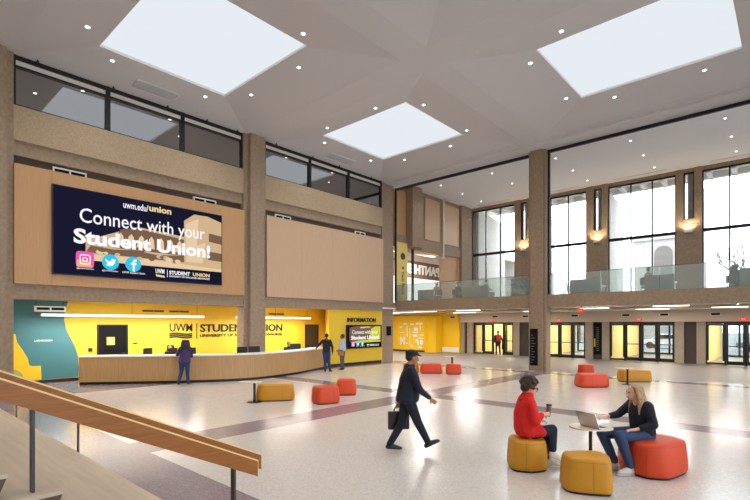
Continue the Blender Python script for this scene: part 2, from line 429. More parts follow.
# ------------------------------------------------------------ video screen
def screen(X, y0, y1, z0, z1, name, lab, big=True):
    t = thing(name, lab, 'screen', (X, y0, z0))
    W, H = y1-y0, z1-z0
    # local: x = out of the wall, y = along, z = up
    MB().box(-.08 if big else -.1, 0, -.03, W+.03, -.03, H+.03).build('housing', BLACKM, t)
    MB().box(0, .006, 0, W, 0, H).build('display', SCRN, t)
    def T(s, a, b, c, d, m, nm='lettering', bold=0):
        return text_fit(nm, s, MX(.012, a*W, c*H), (b-a)*W, (d-c)*H, m, t, bold, .004)
    def Pg(pts, m, x=.008, nm='picture_area'):
        return MB().prism([(p*W, q*H) for p, q in pts], x, x+.002, 'x').build(nm, m, t)
    if big:
        Pg([(.155, .18), (.155, .45), (.22, .47), (.32, .56), (.44, .66), (.73, .62), (.73, .84), (.80, .95), (.90, .955), (.905, .95), (1, .90), (1, .18)], SCRT)
        Pg([(.155, .18), (.155, .25), (.42, .27), (.75, .24), (1, .22), (1, .18)], SCRT2, .0095)
        Pg([(.30, .42), (.34, .60), (.44, .64), (.73, .58), (.73, .36), (.30, .36)], SCRD, .0095)
        Pg([(.155, .27), (.18, .36), (.30, .34), (.42, .36), (.55, .33), (.73, .36), (.73, .27)], SCRD, .0100)
        Pg([(.82, .52), (.83, .90), (.74, .80), (.745, .28), (.86, .28), (.88, .58)], SCRT2, .0100)
        Pg([(.905, .60), (.905, .72), (1, .70), (1, .58)], SCRD, .0100)
        Pg([(.90, .34), (.90, .46), (1, .45), (1, .33)], SCRD, .0100)
        rq = random.Random(9)
        for k in range(7): u = .31+.06*k; Pg([(u, .40), (u+.015, .52), (u+.03, .56), (u+.045, .52), (u+.05, .40)], SCRT2, .0103)
        for k in range(16):
            u, v, q = rq.uniform(.17, .74), rq.uniform(.26, .37), rq.uniform(.008, .018)
            Pg([(u+q*1.5*math.cos(a*PI/4), v+q*1.8*math.sin(a*PI/4)) for a in range(8)], (SCRD, SCRT, SCRT2)[k % 3], .0104+.00001*k)
    else:
        Pg([(.05, .30), (.05, .9), (.25, .97), (.97, .97), (.97, .26), (.5, .22)], SCRD)
        Pg([(.60, .30), (.68, .85), (.80, .95), (.96, .95), (.96, .35)], SCRY, .0095)
        Pg([(.10, .26), (.3, .32), (.60, .34), (.97, .30), (.97, .24), (.1, .22)], SCRY, .0095)
    T('uwm.edu/', .355, .500, .875, .96, SCRW, bold=.008); T('union', .505, .645, .89, .97, SCRG, bold=.03)
    T('Connect with your', .125, .875, .565, .79, SCRW, bold=.004)
    T('Student Union!', .095, .915, .365, .545, SCRW, bold=.036)
    # three round-cornered app badges
    def badge(cu, cv, rw, m, roundness):
        pts = []
        for k in range(28):
            a = 2*PI*k/28; p = roundness
            pts.append((cu+rw/W*math.copysign(abs(math.cos(a))**p, math.cos(a)), cv+rw/H*math.copysign(abs(math.sin(a))**p, math.sin(a))))
        return Pg(pts, m, .0105, 'badge')
    r = .27*W/5.87
    y1_, y2_, y3_ = .152, .285, .412
    badge(y1_, .185, r, SCRP, .35)
    MB().prism([(y1_*W-r*.9, .185*H-r*.9), (y1_*W+r*.9, .185*H-r*.9), (y1_*W+r*.3, .185*H-r*.1), (y1_*W-r*.9, .185*H-r*.1)], .013, .0135, 'x').build('badge_glow', SCRO, t)
    def ring(cu, cv, a, b, p):
        m = MB(); n = 24
        A = []; B = []
        for k in range(n):
            an = 2*PI*k/n; ex, ey = math.copysign(abs(math.cos(an))**p, math.cos(an)), math.copysign(abs(math.sin(an))**p, math.sin(an))
            A.append(m.bm.verts.new((.0145, cu*W+a*ex, cv*H+a*ey))); B.append(m.bm.verts.new((.0145, cu*W+b*ex, cv*H+b*ey)))
        for k in range(n): m.bm.faces.new((A[k], A[(k+1) % n], B[(k+1) % n], B[k]))
        return m
    ring(y1_, .185, r*.62, r*.5, .4).build('badge_mark', SCRW, t); ring(y1_, .185, r*.3, r*.19, 1).build('badge_mark', SCRW, t)
    badge(y2_, .18, r, SCRC, 1)
    bird = [(-.62, .42), (-.30, .12), (.02, .08), (.05, .32), (.28, .46), (.5, .36), (.66, .4), (.54, .22), (.5, -.1), (.2, -.45), (-.2, -.52), (-.6, -.38), (-.3, -.3), (-.5, -.1), (-.36, -.06), (-.6, .16)]
    Pg([(y2_+a*r/W, .18+b*r/H) for a, b in bird], SCRW, .014, 'badge_mark')
    badge(y3_, .18, r, SCRC, 1)
    ff = [(-.08, -.98), (-.08, -.1), (-.3, -.1), (-.3, .18), (-.08, .18), (-.04, .48), (.12, .64), (.42, .66), (.42, .38), (.22, .36), (.18, .18), (.42, .18), (.36, -.1), (.18, -.1), (.18, -.94)]
    Pg([(y3_+a*r/W, .18+b*r/H) for a, b in ff], SCRW, .014, 'badge_mark')
    T('@uwmunion', .11, .195, .065, .09, SCRW); T('@UWMUnion', .24, .325, .06, .085, SCRW); T('UWM Student Union', .35, .48, .06, .085, SCRW)
    T('UWM', .545, .60, .09, .15, SCRW, bold=.02); Pg([(.545, .075), (.60, .065), (.605, .04), (.55, .05)], SCRG, .012, 'logo_wave')
    Pg([(.618, .05), (.621, .05), (.621, .15), (.618, .15)], SCRW, .012, 'divider')
    T('STUDENT ', .632, .77, .09, .14, SCRW, bold=.03); T('UNION', .79, .91, .09, .14, SCRG, bold=.03)
    T('UNIVERSITY OF WISCONSIN MILWAUKEE', .632, .91, .055, .078, SCRW, bold=.01)
    return t
screen(-17.6, 4.29, 10.16, 3.84, 6.66, 'video_wall', 'giant landscape video screen on the tan panel, showing a student union advert')

# ------------------------------------------------------------ reception
struct('wall_reception_back', MB().box(-21.2, -21, 2.4, 21.8, 0, 3.2), YEL)
struct('wall_reception_left', MB().box(-21, -18.4, 2.3, 2.5, 0, 3.2), YEL)
struct('ceiling.003', MB().box(-21.2, -17.86, 2.3, 21.8, 3.12, 3.2), WHITE2)
# angled return and the information wall
struct('wall_information', MB().prism([(-17.9, 16.4), (-17.9, 20.55), (-18.1, 20.9), (-19, 21.2), (-21, 21.2), (-21, 18.95)], 0, 3.12), YEL)
struct('baseboard_information', MB().box(-17.9, -17.86, 16.45, 20.5, 0, .14), BLACK)
struct('baseboard_reception', MB().box(-21, -20.97, 2.5, 18.8, 0, .12), BLACK)
# mural
t = thing('wall_mural', 'teal and yellow lake map mural painted on the back wall left of the counter', 'mural', (-21, 4.5, 0))
teal = [(2.55, .14), (2.55, 3.1), (5.6, 3.1), (5.5, 2.7), (5.47, 2.37), (5.53, 2.05), (5.65, 1.75), (5.83, 1.35), (5.93, 1.0), (5.97, .5), (5.95, .14)]
MB().prism([(a-4.5, b) for a, b in teal], .003, .008, 'x').build('lake', TEAL, t)
yl = [(2.6, 1.9), (3.95, 1.85), (4.0, 1.55), (4.15, 1.3), (4.32, .95), (4.36, .72), (4.45, .66), (4.72, .66), (4.74, .14), (2.6, .14)]
MB().prism([(a-4.5, b) for a, b in yl], .0085, .012, 'x').build('shore', YEL2, t)
g = chaikin([(3.2, .14), (3.2, .6), (4.05, .62), (4.25, .14)], 3)
MB().prism([(a-4.5, b) for a, b in g], .0125, .016, 'x').build('green_land', GREENP, t)
text_fit('lettering', 'LAKE MICHIGAN', MX(.013, .02, 1.56), .56, .075, WLET, t, .02, .003)

t = thing('union_sign', 'black university union lettering and wave logo on the yellow wall behind the counter', 'sign', (-21, 9.56, 1.6))
text_fit('logo_letters', 'UWM', MX(.005, 0, .28), 1.06, .36, BLACK, t, .004, .03)
for k in range(3):
    z = .16-.085*k; top = []; bot = []
    for q in range(13):
        u = q/12; dz = .03*math.sin(u*2*PI); top.append((u*1.06, z+dz+.05)); bot.append((u*1.06, z+dz-.008))
    MB().prism(top+bot[::-1], .005, .03, 'x').build('logo_wave', BLACK, t)
MB().box(.005, .03, 1.27, 1.3, -.08, .66).build('divider', BLACK, t)
text_fit('title_lettering', 'STUDENT UNION', MX(.005, 1.45, .24), 4.78, .38, BLACK, t, .026, .03)
text_fit('subtitle_lettering', 'UNIVERSITY OF WISCONSIN MILWAUKEE', MX(.005, 1.45, 0), 4.78, .145, BLACK, t, .02, .02)
t = thing('information_sign', 'black INFORMATION lettering above the wall screen at the end of the counter', 'sign', (-17.9, 17.73, 2.33))
text_fit('lettering', 'INFORMATION', MX(.002, 0, 0), 2.3, .24, BLACK, t, .03, .03)
screen(-17.78, 17.65, 20.4, .93, 2.15, 'wall_screen', 'smaller wall screen under the INFORMATION lettering', False)

def black_door(y0, y1, lab, notice):
    t = thing('black_door', lab, 'door', (-21, (y0+y1)/2, 0)); w = (y1-y0)/2
    MB().box(-.02, .05, -w, -w+.06, 0, 2.2).box(-.02, .05, w-.06, w, 0, 2.2).box(-.02, .05, -w+.06, w-.06, 2.14, 2.2).build('frame', BLACKM, t)
    MB().box(0, .03, -w+.06, w-.06, 0.01, 2.14).build('leaf', DARKP if notice else DARKB, t)
    h = MB().tube((.03, w-.14, 1.0), (.09, w-.14, 1.0), .012).tube((.09, w-.14, 1.0), (.09, w-.26, 1.0), .012).build('handle', STEEL, t)
    if notice:
        n = MB().box(.032, .036, -.23, .07, 1.36, 1.68).build('notice', YEL, t); 
        MB().box(.037, .038, -.15, -.01, 1.45, 1.6).build('notice_print', WLET, n)
black_door(6.61, 7.78, 'black door with a small yellow notice, behind the left of the counter', True)
black_door(17.4, 18.4, 'dark brown door in the yellow wall behind the two standing men', False)
tag(MB().box(-21, -20.96, 6.3, 6.44, 1.12, 1.26).build('wall_outlet', BLACKM), 'small black wall box left of the black door', 'outlet')
tag(MB().box(-21, -20.97, 8.0, 8.16, 1.36, 1.42).build('card_reader', BLACKM), 'thin black switch plate right of the black door', 'switch')
for a, b, c, l in ((8.37, 9.31, 2.74, 'left of the pair over the counter staff'), (9.54, 10.47, 2.74, 'right of the pair, above the wave logo'), (14.9, 15.9, 2.72, 'right of the column')):
    t = thing('wall_grille', 'brown slotted grille high on the yellow wall, ' + l, 'vent', (-21, (a+b)/2, c), group='brown grilles on the yellow wall'); w = (b-a)/2
    MB().box(0, .03, -w, w, 0, .1).build('frame', TANL, t)
    MB().box(.03, .035, -w+.03, -.02, .02, .08).box(.03, .035, .02, w-.03, .02, .08).build('slot', DARKB, t)
t = thing('ceiling_register', 'white two-slot air register hung above the teal mural', 'vent', (-20, 4.78, 2.66))
MB().box(-.04, .04, -.48, .48, 0, .2).build('frame', WHITE2, t)
MB().box(.04, .05, -.42, -.03, .06, .15).box(.04, .05, .03, .42, .06, .15).build('slot', DARKP, t)
MB().tube((0, -.4, .2), (0, -.4, .46), .01).tube((0, .4, .2), (0, .4, .46), .01).build('hanger', STEEL, t)
def linear_light(x, y0, y1, z, lab, e, zc=3.12, ax='y', w=.05, h=.09):
    L = (y1-y0)/2
    t = thing('linear_light', lab, 'ceiling light', (x, (y0+y1)/2, z) if ax == 'y' else ((y0+y1)/2, x, z), 0 if ax == 'y' else -PI/2, group='linear pendant lights')
    MB().box(-w, w, -L, L, .015, h).build('housing', WHITE2, t)
    MB().box(-w*.9, w*.9, -L+.01, L-.01, 0, .014).box(w, w+.004, -L+.01, L-.01, .02, h-.01).build('diffuser', LEDW, t)
    m = MB()
    for k in range(3): yy = -L*.9+k*L*.9; m.tube((0, yy, h), (0, yy, zc-z), .006)
    m.build('hanger', STEEL, t)
    if e:
        lo = t.location
        lamp('linear_lamp', 'AREA', (lo.x, lo.y, z-.02), e, (1, .96, .9), rot=(0, 0, t.rotation_euler.z), shape='RECTANGLE', size=.12, size_y=2*L)
linear_light(-20, 4.5, 10.66, 2.5, 'long white linear light hung above the counter, left of the column', 135)
linear_light(-20, 12.3, 16.95, 2.5, 'long white linear light hung above the counter, right of the column', 115)
linear_light(-18.5, 4.0, 11.0, 3.03, 'flush linear light strip along the opening edge, left of the column', 75, w=.04, h=.06)
linear_light(-18.5, 12.6, 16.0, 3.03, 'flush linear light strip along the opening edge, right of the column', 50, w=.04, h=.06)

# counter
CP = chaikin([(-19.35, 5.5), (-18.5, 6.6), (-17.2, 8.1), (-16.1, 9.9), (-15.95, 11.3), (-16.35, 13.2), (-17.2, 15.1), (-17.85, 16.4)], 3, False)
def band(line, d0, d1, z0, z1):
    A = offs(line, d0); B = offs(line, d1); m = MB(); n = len(A)
    rs = [[(a[0], a[1], z0), (a[0], a[1], z1), (b[0], b[1], z1), (b[0], b[1], z0)] for a, b in zip(A, B)]
    return m.rings(rs)
t = thing('reception_counter', 'long curved wood veneer reception counter with a white top', 'counter', (0, 0, 0))
band(CP, 0, .45, .1, 1.0).build('front', WOODC, t); band(CP, .06, .4, 0, .1).build('toe_kick', BLACK, t); band(CP, -.04, .58, 1.0, 1.055).build('worktop', WTOP, t)

def monitor(x, y, rz, lab, scr=MONI):
    t = thing('monitor', lab, 'monitor', (x, y, .86), rz, group='monitors behind the counter')
    MB().box(-.02, .02, -.27, .27, .1, .42).build('bezel', MONI, t, bevel=.006)
    MB().box(-.024, -.021, -.25, .25, .12, .4).build('screen_face', MONB, t)
    MB().box(.0, .03, -.03, .03, .015, .2).build('neck', STEEL, t); MB().box(-.1, .1, -.12, .12, 0, .015).build('foot', STEEL, t)
DK = thing('reception_desk', 'low white desk hidden behind the curved counter', 'desk', (0, 0, 0))
band(CP, .75, 1.3, .8, .86).build('desktop', WTOP, DK); band(CP, .8, .85, 0, .8).build('panel', WHITE2, DK)
def behind(y, d):
    k = min(range(len(CP)), key=lambda i: abs(CP[i][1]-y)); o = offs(CP, d); return o[k]
for y, rz, l in ((7.05, .6, 'leftmost black monitor behind the counter, nearest the black door'), (7.75, .6, 'first black monitor behind the counter, left of the seated clerk'), (8.45, .6, 'wide black monitor just left of the woman in purple'), (10.7, .2, 'black monitor behind the counter, right of the woman in purple'),
                 (11.5, .0, 'black monitor behind the counter in front of the column'), (14.75, -.35, 'black monitor between the seated clerk and the man in black')):
    p = behind(y, 1.02); monitor(p[0], p[1], rz, l)
tag(MB().box(-.14, .14, -.1, .1, 0, .02).box(-.1, .1, -.07, .07, .02, .035).build('paper_stack', WHITE2, loc=(-17.55, 14.9, 1.056)), 'small stack of white papers on the counter near the man in black', 'papers')

# ------------------------------------------------------------ balcony and lower hall
XR = 10
struct('wall_balcony_edge', MB().box(-18.1, XR, 22.02, 22.6, 3.04, 3.62), CONC)
struct('floor.003', MB().box(-30, XR, 22.6, 31.5, 3.42, 3.52), CARPET)
struct('ceiling.004', MB().box(-26, XR, 22.6, 31.5, 3.3, 3.42), SOFF)
struct('ceiling.005', MB().box(-19.4, XR, 22.3, 31.8, 10.98, 11.1), CEILB)
struct('wall_back.001', MB().box(-18.4, XR, 22.05, 22.35, ZB, 12.2), WHITE)
struct('trim_2', MB().box(-18.2, -9.6, 22.1, 22.2, 10.36, 10.5).box(-8.78, .4, 22.1, 22.2, 10.36, 10.5).box(-18.2, -18.1, 22.1, 22.2, 3.62, 10.36).box(-8.76, -8.68, 22.1, 22.2, 3.62, 10.36), BLACKM)
def guard(x0, x1, n, lab):
    t = thing('glass_guard', lab, 'guard rail', (x0, 22.15, 3.62)); w = (x1-x0)/n
    for k in range(n): MB().box(k*w+.01, (k+1)*w-.01, -.008, .008, .0, .97).build('glass_panel', GG, t)
    MB().box(0, x1-x0, -.015, .015, .97, .985).build('top_rail', STEEL, t)
guard(-18.08, -9.62, 4, 'greenish glass guard of the balcony, left of the free standing column')
guard(-8.68, .38, 4, 'greenish glass guard of the balcony, right of the free standing column')
guard(1.3, 9.9, 4, 'greenish glass guard of the balcony at the far right end')

# outer wall upper: piers and windows at y 31.5
YW = 31.5
wins = [(-18.31, -14.85, (-17.18, -16.01)), (-13.5, -9.97, (-12.32, -11.15)), (-8.7, -5.08, (-7.43, -6.29)), (-3.85, -.25, (-2.63, -1.42)), (1.0, 4.6, (2.2, 3.4)), (5.85, 9.4, (7, 8.2))]
slits = [(-14.4, -13.92), (-9.53, -9.05), (-4.72, -4.2), (.13, .62), (4.98, 5.5)]
pm = MB()
for a, b in zip(wins, wins[1:]):
    s = slits[wins.index(a)]
    x0, x1 = a[1], b[0]
    pm.box(x0, s[0], YW-.12, YW+.5, 3.5, 10.98).box(s[1], x1, YW-.12, YW+.5, 3.5, 10.98).box(s[0], s[1], YW-.1, YW+.5, 3.5, 8.14)
pm.box(9.4, 10, YW, YW+.5, 3.5, 10.98).box(-18.6, 10, YW-.02, YW+.5, 10.78, 10.98)
pm.box(-19.3, -18.31, YW-.1, YW+.5, 3.5, 10.98)
struct('wall_back', pm, CONC)
for k, (a, b, ms) in enumerate(wins):
    f = MB(); y0, y1 = YW+.05, YW+.15
    f.box(a, a+.07, y0, y1, 3.6, 10.8).box(b-.07, b, y0, y1, 3.6, 10.8).box(a, b, y0, y1, 10.68, 10.8).box(a, b, y0, y1, 3.52, 3.65).box(a, b, y0, y1, 7.36, 7.54)
    for m in ms: f.box(m-.035, m+.035, y0, y1, 3.6, 10.8)
    o = struct(f'window_{k+3}', f, BLACKM)
    e = [a]+list(ms)+[b]
    for p, q in zip(e, e[1:]):
        for z0, z1 in ((3.65, 7.36), (7.54, 10.68)): MB().box(p+.05, q-.05, YW+.09, YW+.1, z0, z1).build('pane', GC, o)
for k, (a, b) in enumerate(slits):
    o = struct(f'window_{k+9}', MB().box(a, a+.07, YW, YW+.1, 8.1, 10.78).box(b-.07, b, YW, YW+.1, 8.1, 10.78).box(a+.07, b-.07, YW, YW+.1, 8.1, 8.18).box(a+.07, b-.07, YW, YW+.1, 10.7, 10.78), BLACKM)
    MB().box(a+.07, b-.07, YW+.04, YW+.05, 8.18, 10.7).build('pane', GC, o)
    if k < 4:
        c = (a+b)/2
        l = ['left of the free standing column', 'right of the free standing column', 'far right in view', 'past the right edge'][k]
        t = thing('wall_sconce', 'small uplight sconce glowing below the slit window, ' + l, 'wall light', (c, YW-.12, 7.35), group='uplight sconces on the window piers')
        MB().box(-.2, .2, -.14, 0, 0, .09).build('housing', DUCT, t, bevel=.01)
        MB().box(-.17, .17, -.12, -.02, .09, .095).build('lens', LEDW, t)
        lamp('sconce_lamp', 'SPOT', (c, YW-.36, 7.5), 75, (1, .74, .46), rot=(PI, 0, 0), spot_size=math.radians(165), spot_blend=.6, shadow_soft_size=.12)
# balcony ceiling downlights and slot
rows = (('front', 24.8), ('middle', 27.4), ('window', 29.9))
for cn, x in (('leftmost', -16.65), ('second from left', -13.1), ('third from left', -9.42), ('fourth from left', -5.86), ('fifth from left', -2.22), ('rightmost', 1.4)):
    for rn, y in rows:
        downlight(x, y, 10.98, f'small downlight in the smooth balcony ceiling, {rn} row, {cn}', 'downlights in the balcony ceiling', 120, .05)
for x0, x1, l in ((-17.5, -14.9, 'in front of the leftmost tall window'), (-12.6, -10.2, 'just right of the free standing column'), (-8.2, -5.4, 'in front of the middle tall window'), (-3.4, -.8, 'in front of the right tall window')):
    tag(MB().box(x0, x1, 30.75, 30.87, 10.96, 10.98).build('slot_diffuser', DUCT), 'thin air slot in the balcony ceiling ' + l, 'vent', 'air slots in the balcony ceiling')

# upper left wall of the balcony hall
XL = -18.4
struct('wall_left.040', MB().box(XL-.3, XL, 22.3, 31.5, 7.1, 7.82).box(XL-.3, XL-.1, 22.3, 31.5, 7.8, 10.98).box(XL-.3, XL+.1, 30.0, 31.45, 3.5, 10.98).box(XL-.3, XL-.05, 21.9, 22.3, 3.5, 10.98), CONC)
tag(MB().box(XL-.1, XL-.02, 22.3, 23.5, 7.35, 10.6).build('wood_wall_panel', WOODP), 'orange-brown wood panel at the upper left of the balcony hall beside the corner column', 'wall panel')
tag(MB().prism([(XL-.1, 23.54), (XL+.45, 23.6), (XL+.45, 24.6), (XL-.1, 25.3)], 7.15, 10.98).build('concrete_fin', CONC), 'projecting concrete box on the upper left wall of the balcony hall', 'wall fin')
for y0, y1, l in ((25.6, 27.35, 'first of two beyond the projecting box'), (27.8, 29.85, 'second one beyond the pipe')):
    tag(MB().box(XL-.1, XL-.03, y0, y1, 7.9, 10.7).build('translucent_panel', WOODP2), 'tall pale wall panel high in the balcony hall, ' + l, 'wall panel', 'tall pale wall panels')
tag(MB().tube((XL+.12, 27.58, 6.9), (XL+.12, 27.58, 10.98), .06).tube((XL+.12, 27.58, 6.8), (XL+.12, 27.58, 6.9), .13).build('pipe', DUCT), 'vertical painted pipe between the two tall pale panels', 'pipe')
t = thing('security_camera', 'small dome camera on the upper left corner pier near the tall window', 'camera', (XL+.1, 30.7, 10.0))
MB().tube((0, 0, 0), (.2, -.05, 0), .025).build('arm', WHITE2, t); MB().lathe([(.02, -.1), (.08, -.06), (.09, 0), (.05, .05)], 12, (.25, -.06)).build('dome', WHITE2, t, True)
t = thing('banner', 'tall yellow banner panel with a black dot beside the corner column on the balcony', 'banner', (XL+.18, 22.84, 4.9))
MB().box(-.08, 0, -.56, .56, -1.38, 2.4).build('banner_board', BANNER, t)
MB().tube((.001, .1, 1.55), (.012, .1, 1.55), .22, n=24).build('dot', BLACK, t)
MB().tube((.001, .1, .82), (.012, .1, .82), .09, n=16).build('small_dot', BLACK, t)
Mv = Matrix(((0, 0, 1, .001), (0, 1, 0, -.02), (-1, 0, 0, .62), (0, 0, 0, 1)))
text_fit('lettering', 'Tech Store', Mv, 1.45, .24, BLACK, t, .02, .01)
# shop beyond: back wall, mirrored sign, black frame post, tan wall
struct('wall_left.041', MB().box(-22.4, -22.2, 22, 40, 3.5, 7.8), WHITE2)
struct('wall_left.042', MB().box(-22.2, XL-.3, 39.8, 40, 3.5, 7.8).box(-22.2, XL-.3, 21.8, 22.0, 3.5, 7.8), WHITE2)
struct('ceiling.006', MB().box(-22.4, XL-.3, 22, 40, 7.8, 7.9), DUCT)
struct('floor.004', MB().box(-22.4, -18.7, 31.5, 40, 3.42, 3.52), CARPET)
struct('wall_left.043', MB().box(XL-.28, XL-.1, 27.6, 30.0, 3.52, 7.1), WOODP)
tag(MB().box(XL-.2, XL-.1, 24.3, 24.46, 3.52, 7.1).build('frame_post', BLACKM), 'black metal shop front post right of the yellow banner', 'post')
SB = mat('sign_band_brown', (122, 102, 84), .8)
t = thing('shop_sign', 'large white PANTHER letters seen from behind inside the shop on the balcony', 'sign', (-22.2, 28.1, 6.15))
text_fit('lettering', 'PANTHER', MX(.06, 0, 0), 4.6, .75, WLET, t, .04, .05, mirror=True)
MB().box(.0, .05, -1.5, 5.6, -.3, 1.0).build('sign_board', SB, t)
tag(MB().box(-22.2, -22.14, 26.6, 33.6, 3.9, 5.8).build('lit_shop_window', emis('shop_daylight', (255, 255, 255), 1.1)), 'bright white shop window under the mirrored letters', 'window')
lamp('shop_lamp', 'AREA', (-20.4, 28, 7.2), 260, (1, .95, .88), size=2)
t = thing('shop_ducts', 'exposed white ducts under the shop ceiling beyond the black post', 'duct', (0, 0, 0))
MB().tube((-21.9, 23, 7.45), (-19.2, 31, 7.45), .18).build('duct', DUCT, t, True); MB().tube((-22.1, 28, 7.55), (-19, 28, 7.55), .1).build('branch_pipe', DUCT, t, True)
MB().box(-21.2, -20.9, 24.5, 26.5, 7.3, 7.36).box(-20.6, -20.3, 27.5, 29.5, 7.3, 7.36).build('light_panel', LEDW, t)

# lower hall doors wall at y 31.5
dm = MB(); dm2 = MB()
DB = [(-18.14, -14.92), (-13.35, -10.01), (-8.59, -5.13), (-3.67, -.2), (1.2, 4.66), (6.0, 9.4)]
pm = MB(); pd = MB()
piers = [(-19.25, -18.14, None)] + [(a[1], b[0], None) for a, b in zip(DB, DB[1:])] + [(9.4, 10, None)]
for k, (a, b, _) in enumerate(piers):
    if k == 0: pm.box(a, -18.9, YW-.15, YW+.4, 0, 2.9); pd.box(-18.9, -18.65, YW, YW+.3, 0, 2.9); pm.box(-18.65, b, YW-.15, YW+.4, 0, 2.9)
    elif k == 6: pm.box(a, b, YW-.15, YW+.4, 0, 2.9)
    else: pm.box(a, a+.45, YW-.15, YW+.4, 0, 2.9); pd.box(a+.45, b-.42, YW-.02, YW+.3, 0, 2.9); pm.box(b-.42, b, YW-.15, YW+.4, 0, 2.9)
struct('wall_back.002', pm, CONCG); struct('wall_back.003', pd, DARKB)
struct('wall_back.004', MB().box(-19.25, 10, YW-.35, YW+.4, 2.36, 3.3), SOFF)
glabs = ['leftmost entrance doors, one with the backpacker passing', 'entrance doors just right of the free standing column', 'entrance doors in the middle, right of the wall directory', 'rightmost entrance doors in view', 'entrance doors past the right edge', 'last entrance doors at the far right']
for k, (a, b) in enumerate(DB):
    t = thing('entrance_door_set', 'black framed glass ' + glabs[k], 'doors', (a, YW, 0), group='entrance door sets'); W = b-a
    f = MB(); n = 4; w = W/n
    f.box(0, W, -.06, .06, 2.24, 2.36)
    for q in range(5):
        x = q*w; f.box(max(0, x-.05), min(W, x+.05), -.06, .06, 0, 2.24)
    f.build('frame', BLACKM, t)
    for q in range(n):
        x0, x1 = q*w+.055, (q+1)*w-.055; g = MB()
        if k == 0 and q == 2:      # this leaf stands open, swung outwards
            lf = MB().box(0, .045, 0, w-.12, .02, .22).box(0, .045, 0, w-.12, 2.12, 2.22).box(0, .045, 0, .07, .22, 2.12).box(0, .045, w-.19, w-.12, .22, 2.12).build('door_leaf', BLACKM, t)
            lf.location = (x1-.05, .06, 0); MB().box(.018, .026, .07, w-.19, .22, 2.12).build('pane', GD, lf); continue
        g.box(x0, x1, -.025, .025, .02, .22 if q else .12).box(x0, x1, -.025, .025, 2.14, 2.235).box(x0, x0+.07, -.025, .025, .22, 2.14).box(x1-.07, x1, -.025, .025, .22, 2.14)
        lf = g.build('door_leaf' if q else 'side_light', BLACKM, t)
        MB().box(x0+.07, x1-.07, -.006, .006, .12, 2.14).build('pane', GD, lf)
        if q: MB().box(x0+.05, x1-.05, -.09, -.06, 1.0, 1.05).build('push_bar', STEEL, lf)
# vestibules
struct('wall_vestibule', MB().box(-19.3, -18.2, 31.95, 40, 0, 3.3).box(-14.8, -13.5, 31.95, 40, 0, 3.3).box(-9.9, -8.66, 31.95, 40, 0, 3.3).box(-5.05, -3.75, 31.95, 40, 0, 3.3).box(-.12, 1.12, 31.95, 40, 0, 3.3).box(4.75, 5.9, 31.95, 40, 0, 3.3).box(9.5, 10, 31.95, 40, 0, 3.3), CREAM)
struct('ceiling.007', MB().box(-19.3, 10, 31.95, 40.3, 2.9, 3.4), WHITE2)
for k, (a, b) in enumerate(DB[:5]):
    t = thing('outer_door_set', 'outer glazed doors behind the ' + glabs[k].replace('entrance doors', 'doors'), 'doors', (a, 40, 0), group='outer vestibule doors'); W = b-a
    f = MB(); w = W/4
    f.box(0, W, -.05, .05, 2.2, 2.9)
    for q in range(5): f.box(q*w-.06, q*w+.06, -.05, .05, 0, 2.2)
    f.box(0, W, -.05, .05, 0, .12).build('frame', BLACKM, t)
    MB().box(0, W, -.005, .005, .12, 2.2).build('pane', GD, t)
    lamp('vestibule_lamp', 'AREA', ((a+b)/2, 35.5, 2.85), 270, (1, .88, .64), shape='RECTANGLE', size=1.2, size_y=5)
# exit signs
for x, l in ((-16.5, 'leftmost doors'), (-11.6, 'doors right of the free standing column'), (-6.9, 'middle doors'), (-2.0, 'rightmost doors')):
    t = thing('exit_sign', f'small red lit EXIT sign above the {l}', 'sign', (x, YW-.36, 2.42), group='exit signs')
    MB().box(-.17, .17, -.04, 0, 0, .13).build('housing', EXITR, t); text_fit('lettering', 'EXIT', MY(-.1, -.041, .03), .2, .075, WLET, t, .02, .004)
t = thing('exit_sign', 'red EXIT sign hung below the ceiling just right of the free standing column', 'sign', (-8.2, 25.0, 2.82), group='exit signs')
MB().box(-.12, .12, -.03, .03, 0, .2).build('housing', EXITR, t); MB().tube((0, 0, .2), (0, 0, .5), .012).build('stem', STEEL, t); text_fit('lettering', 'EXIT', MY(-.09, -.031, .05), .18, .09, WLET, t, .02, .004)
# exposed services under the balcony
t = thing('service_pipes', 'exposed white conduits and pipes under the balcony ceiling', 'pipes', (0, 0, 0))
for y, z, r in ((23.4, 3.18, .04), (25.9, 3.16, .05), (26.8, 3.2, .035), (29.4, 3.06, .07)): MB().tube((-25, y, z), (9.9, y, z), r).build('pipe', DUCT, t, True)
for x in (-14.2, -7.2, -2.0): MB().tube((x, 22.8, 3.2), (x, 31, 3.2), .05).build('cross_pipe', DUCT, t, True)
for x, l in ((-19.8, 'over the far yellow wall'), (-16.2, 'above the leftmost doors'), (-13.9, 'left of the column'), (-10.6, 'just right of the column'), (-7.6, 'above the middle doors'), (-5.6, 'right of the middle doors'), (-3.2, 'above the rightmost doors')):
    t = thing('supply_grille', 'small dark supply grille on the soffit band ' + l, 'vent', (x, YW-.36, 2.68), group='dark grilles on the soffit band')
    MB().box(-.25, .25, -.02, 0, 0, .17).build('frame', DUCT, t); MB().box(-.2, .2, -.03, -.02, .03, .14).build('louvre', DARKP, t)
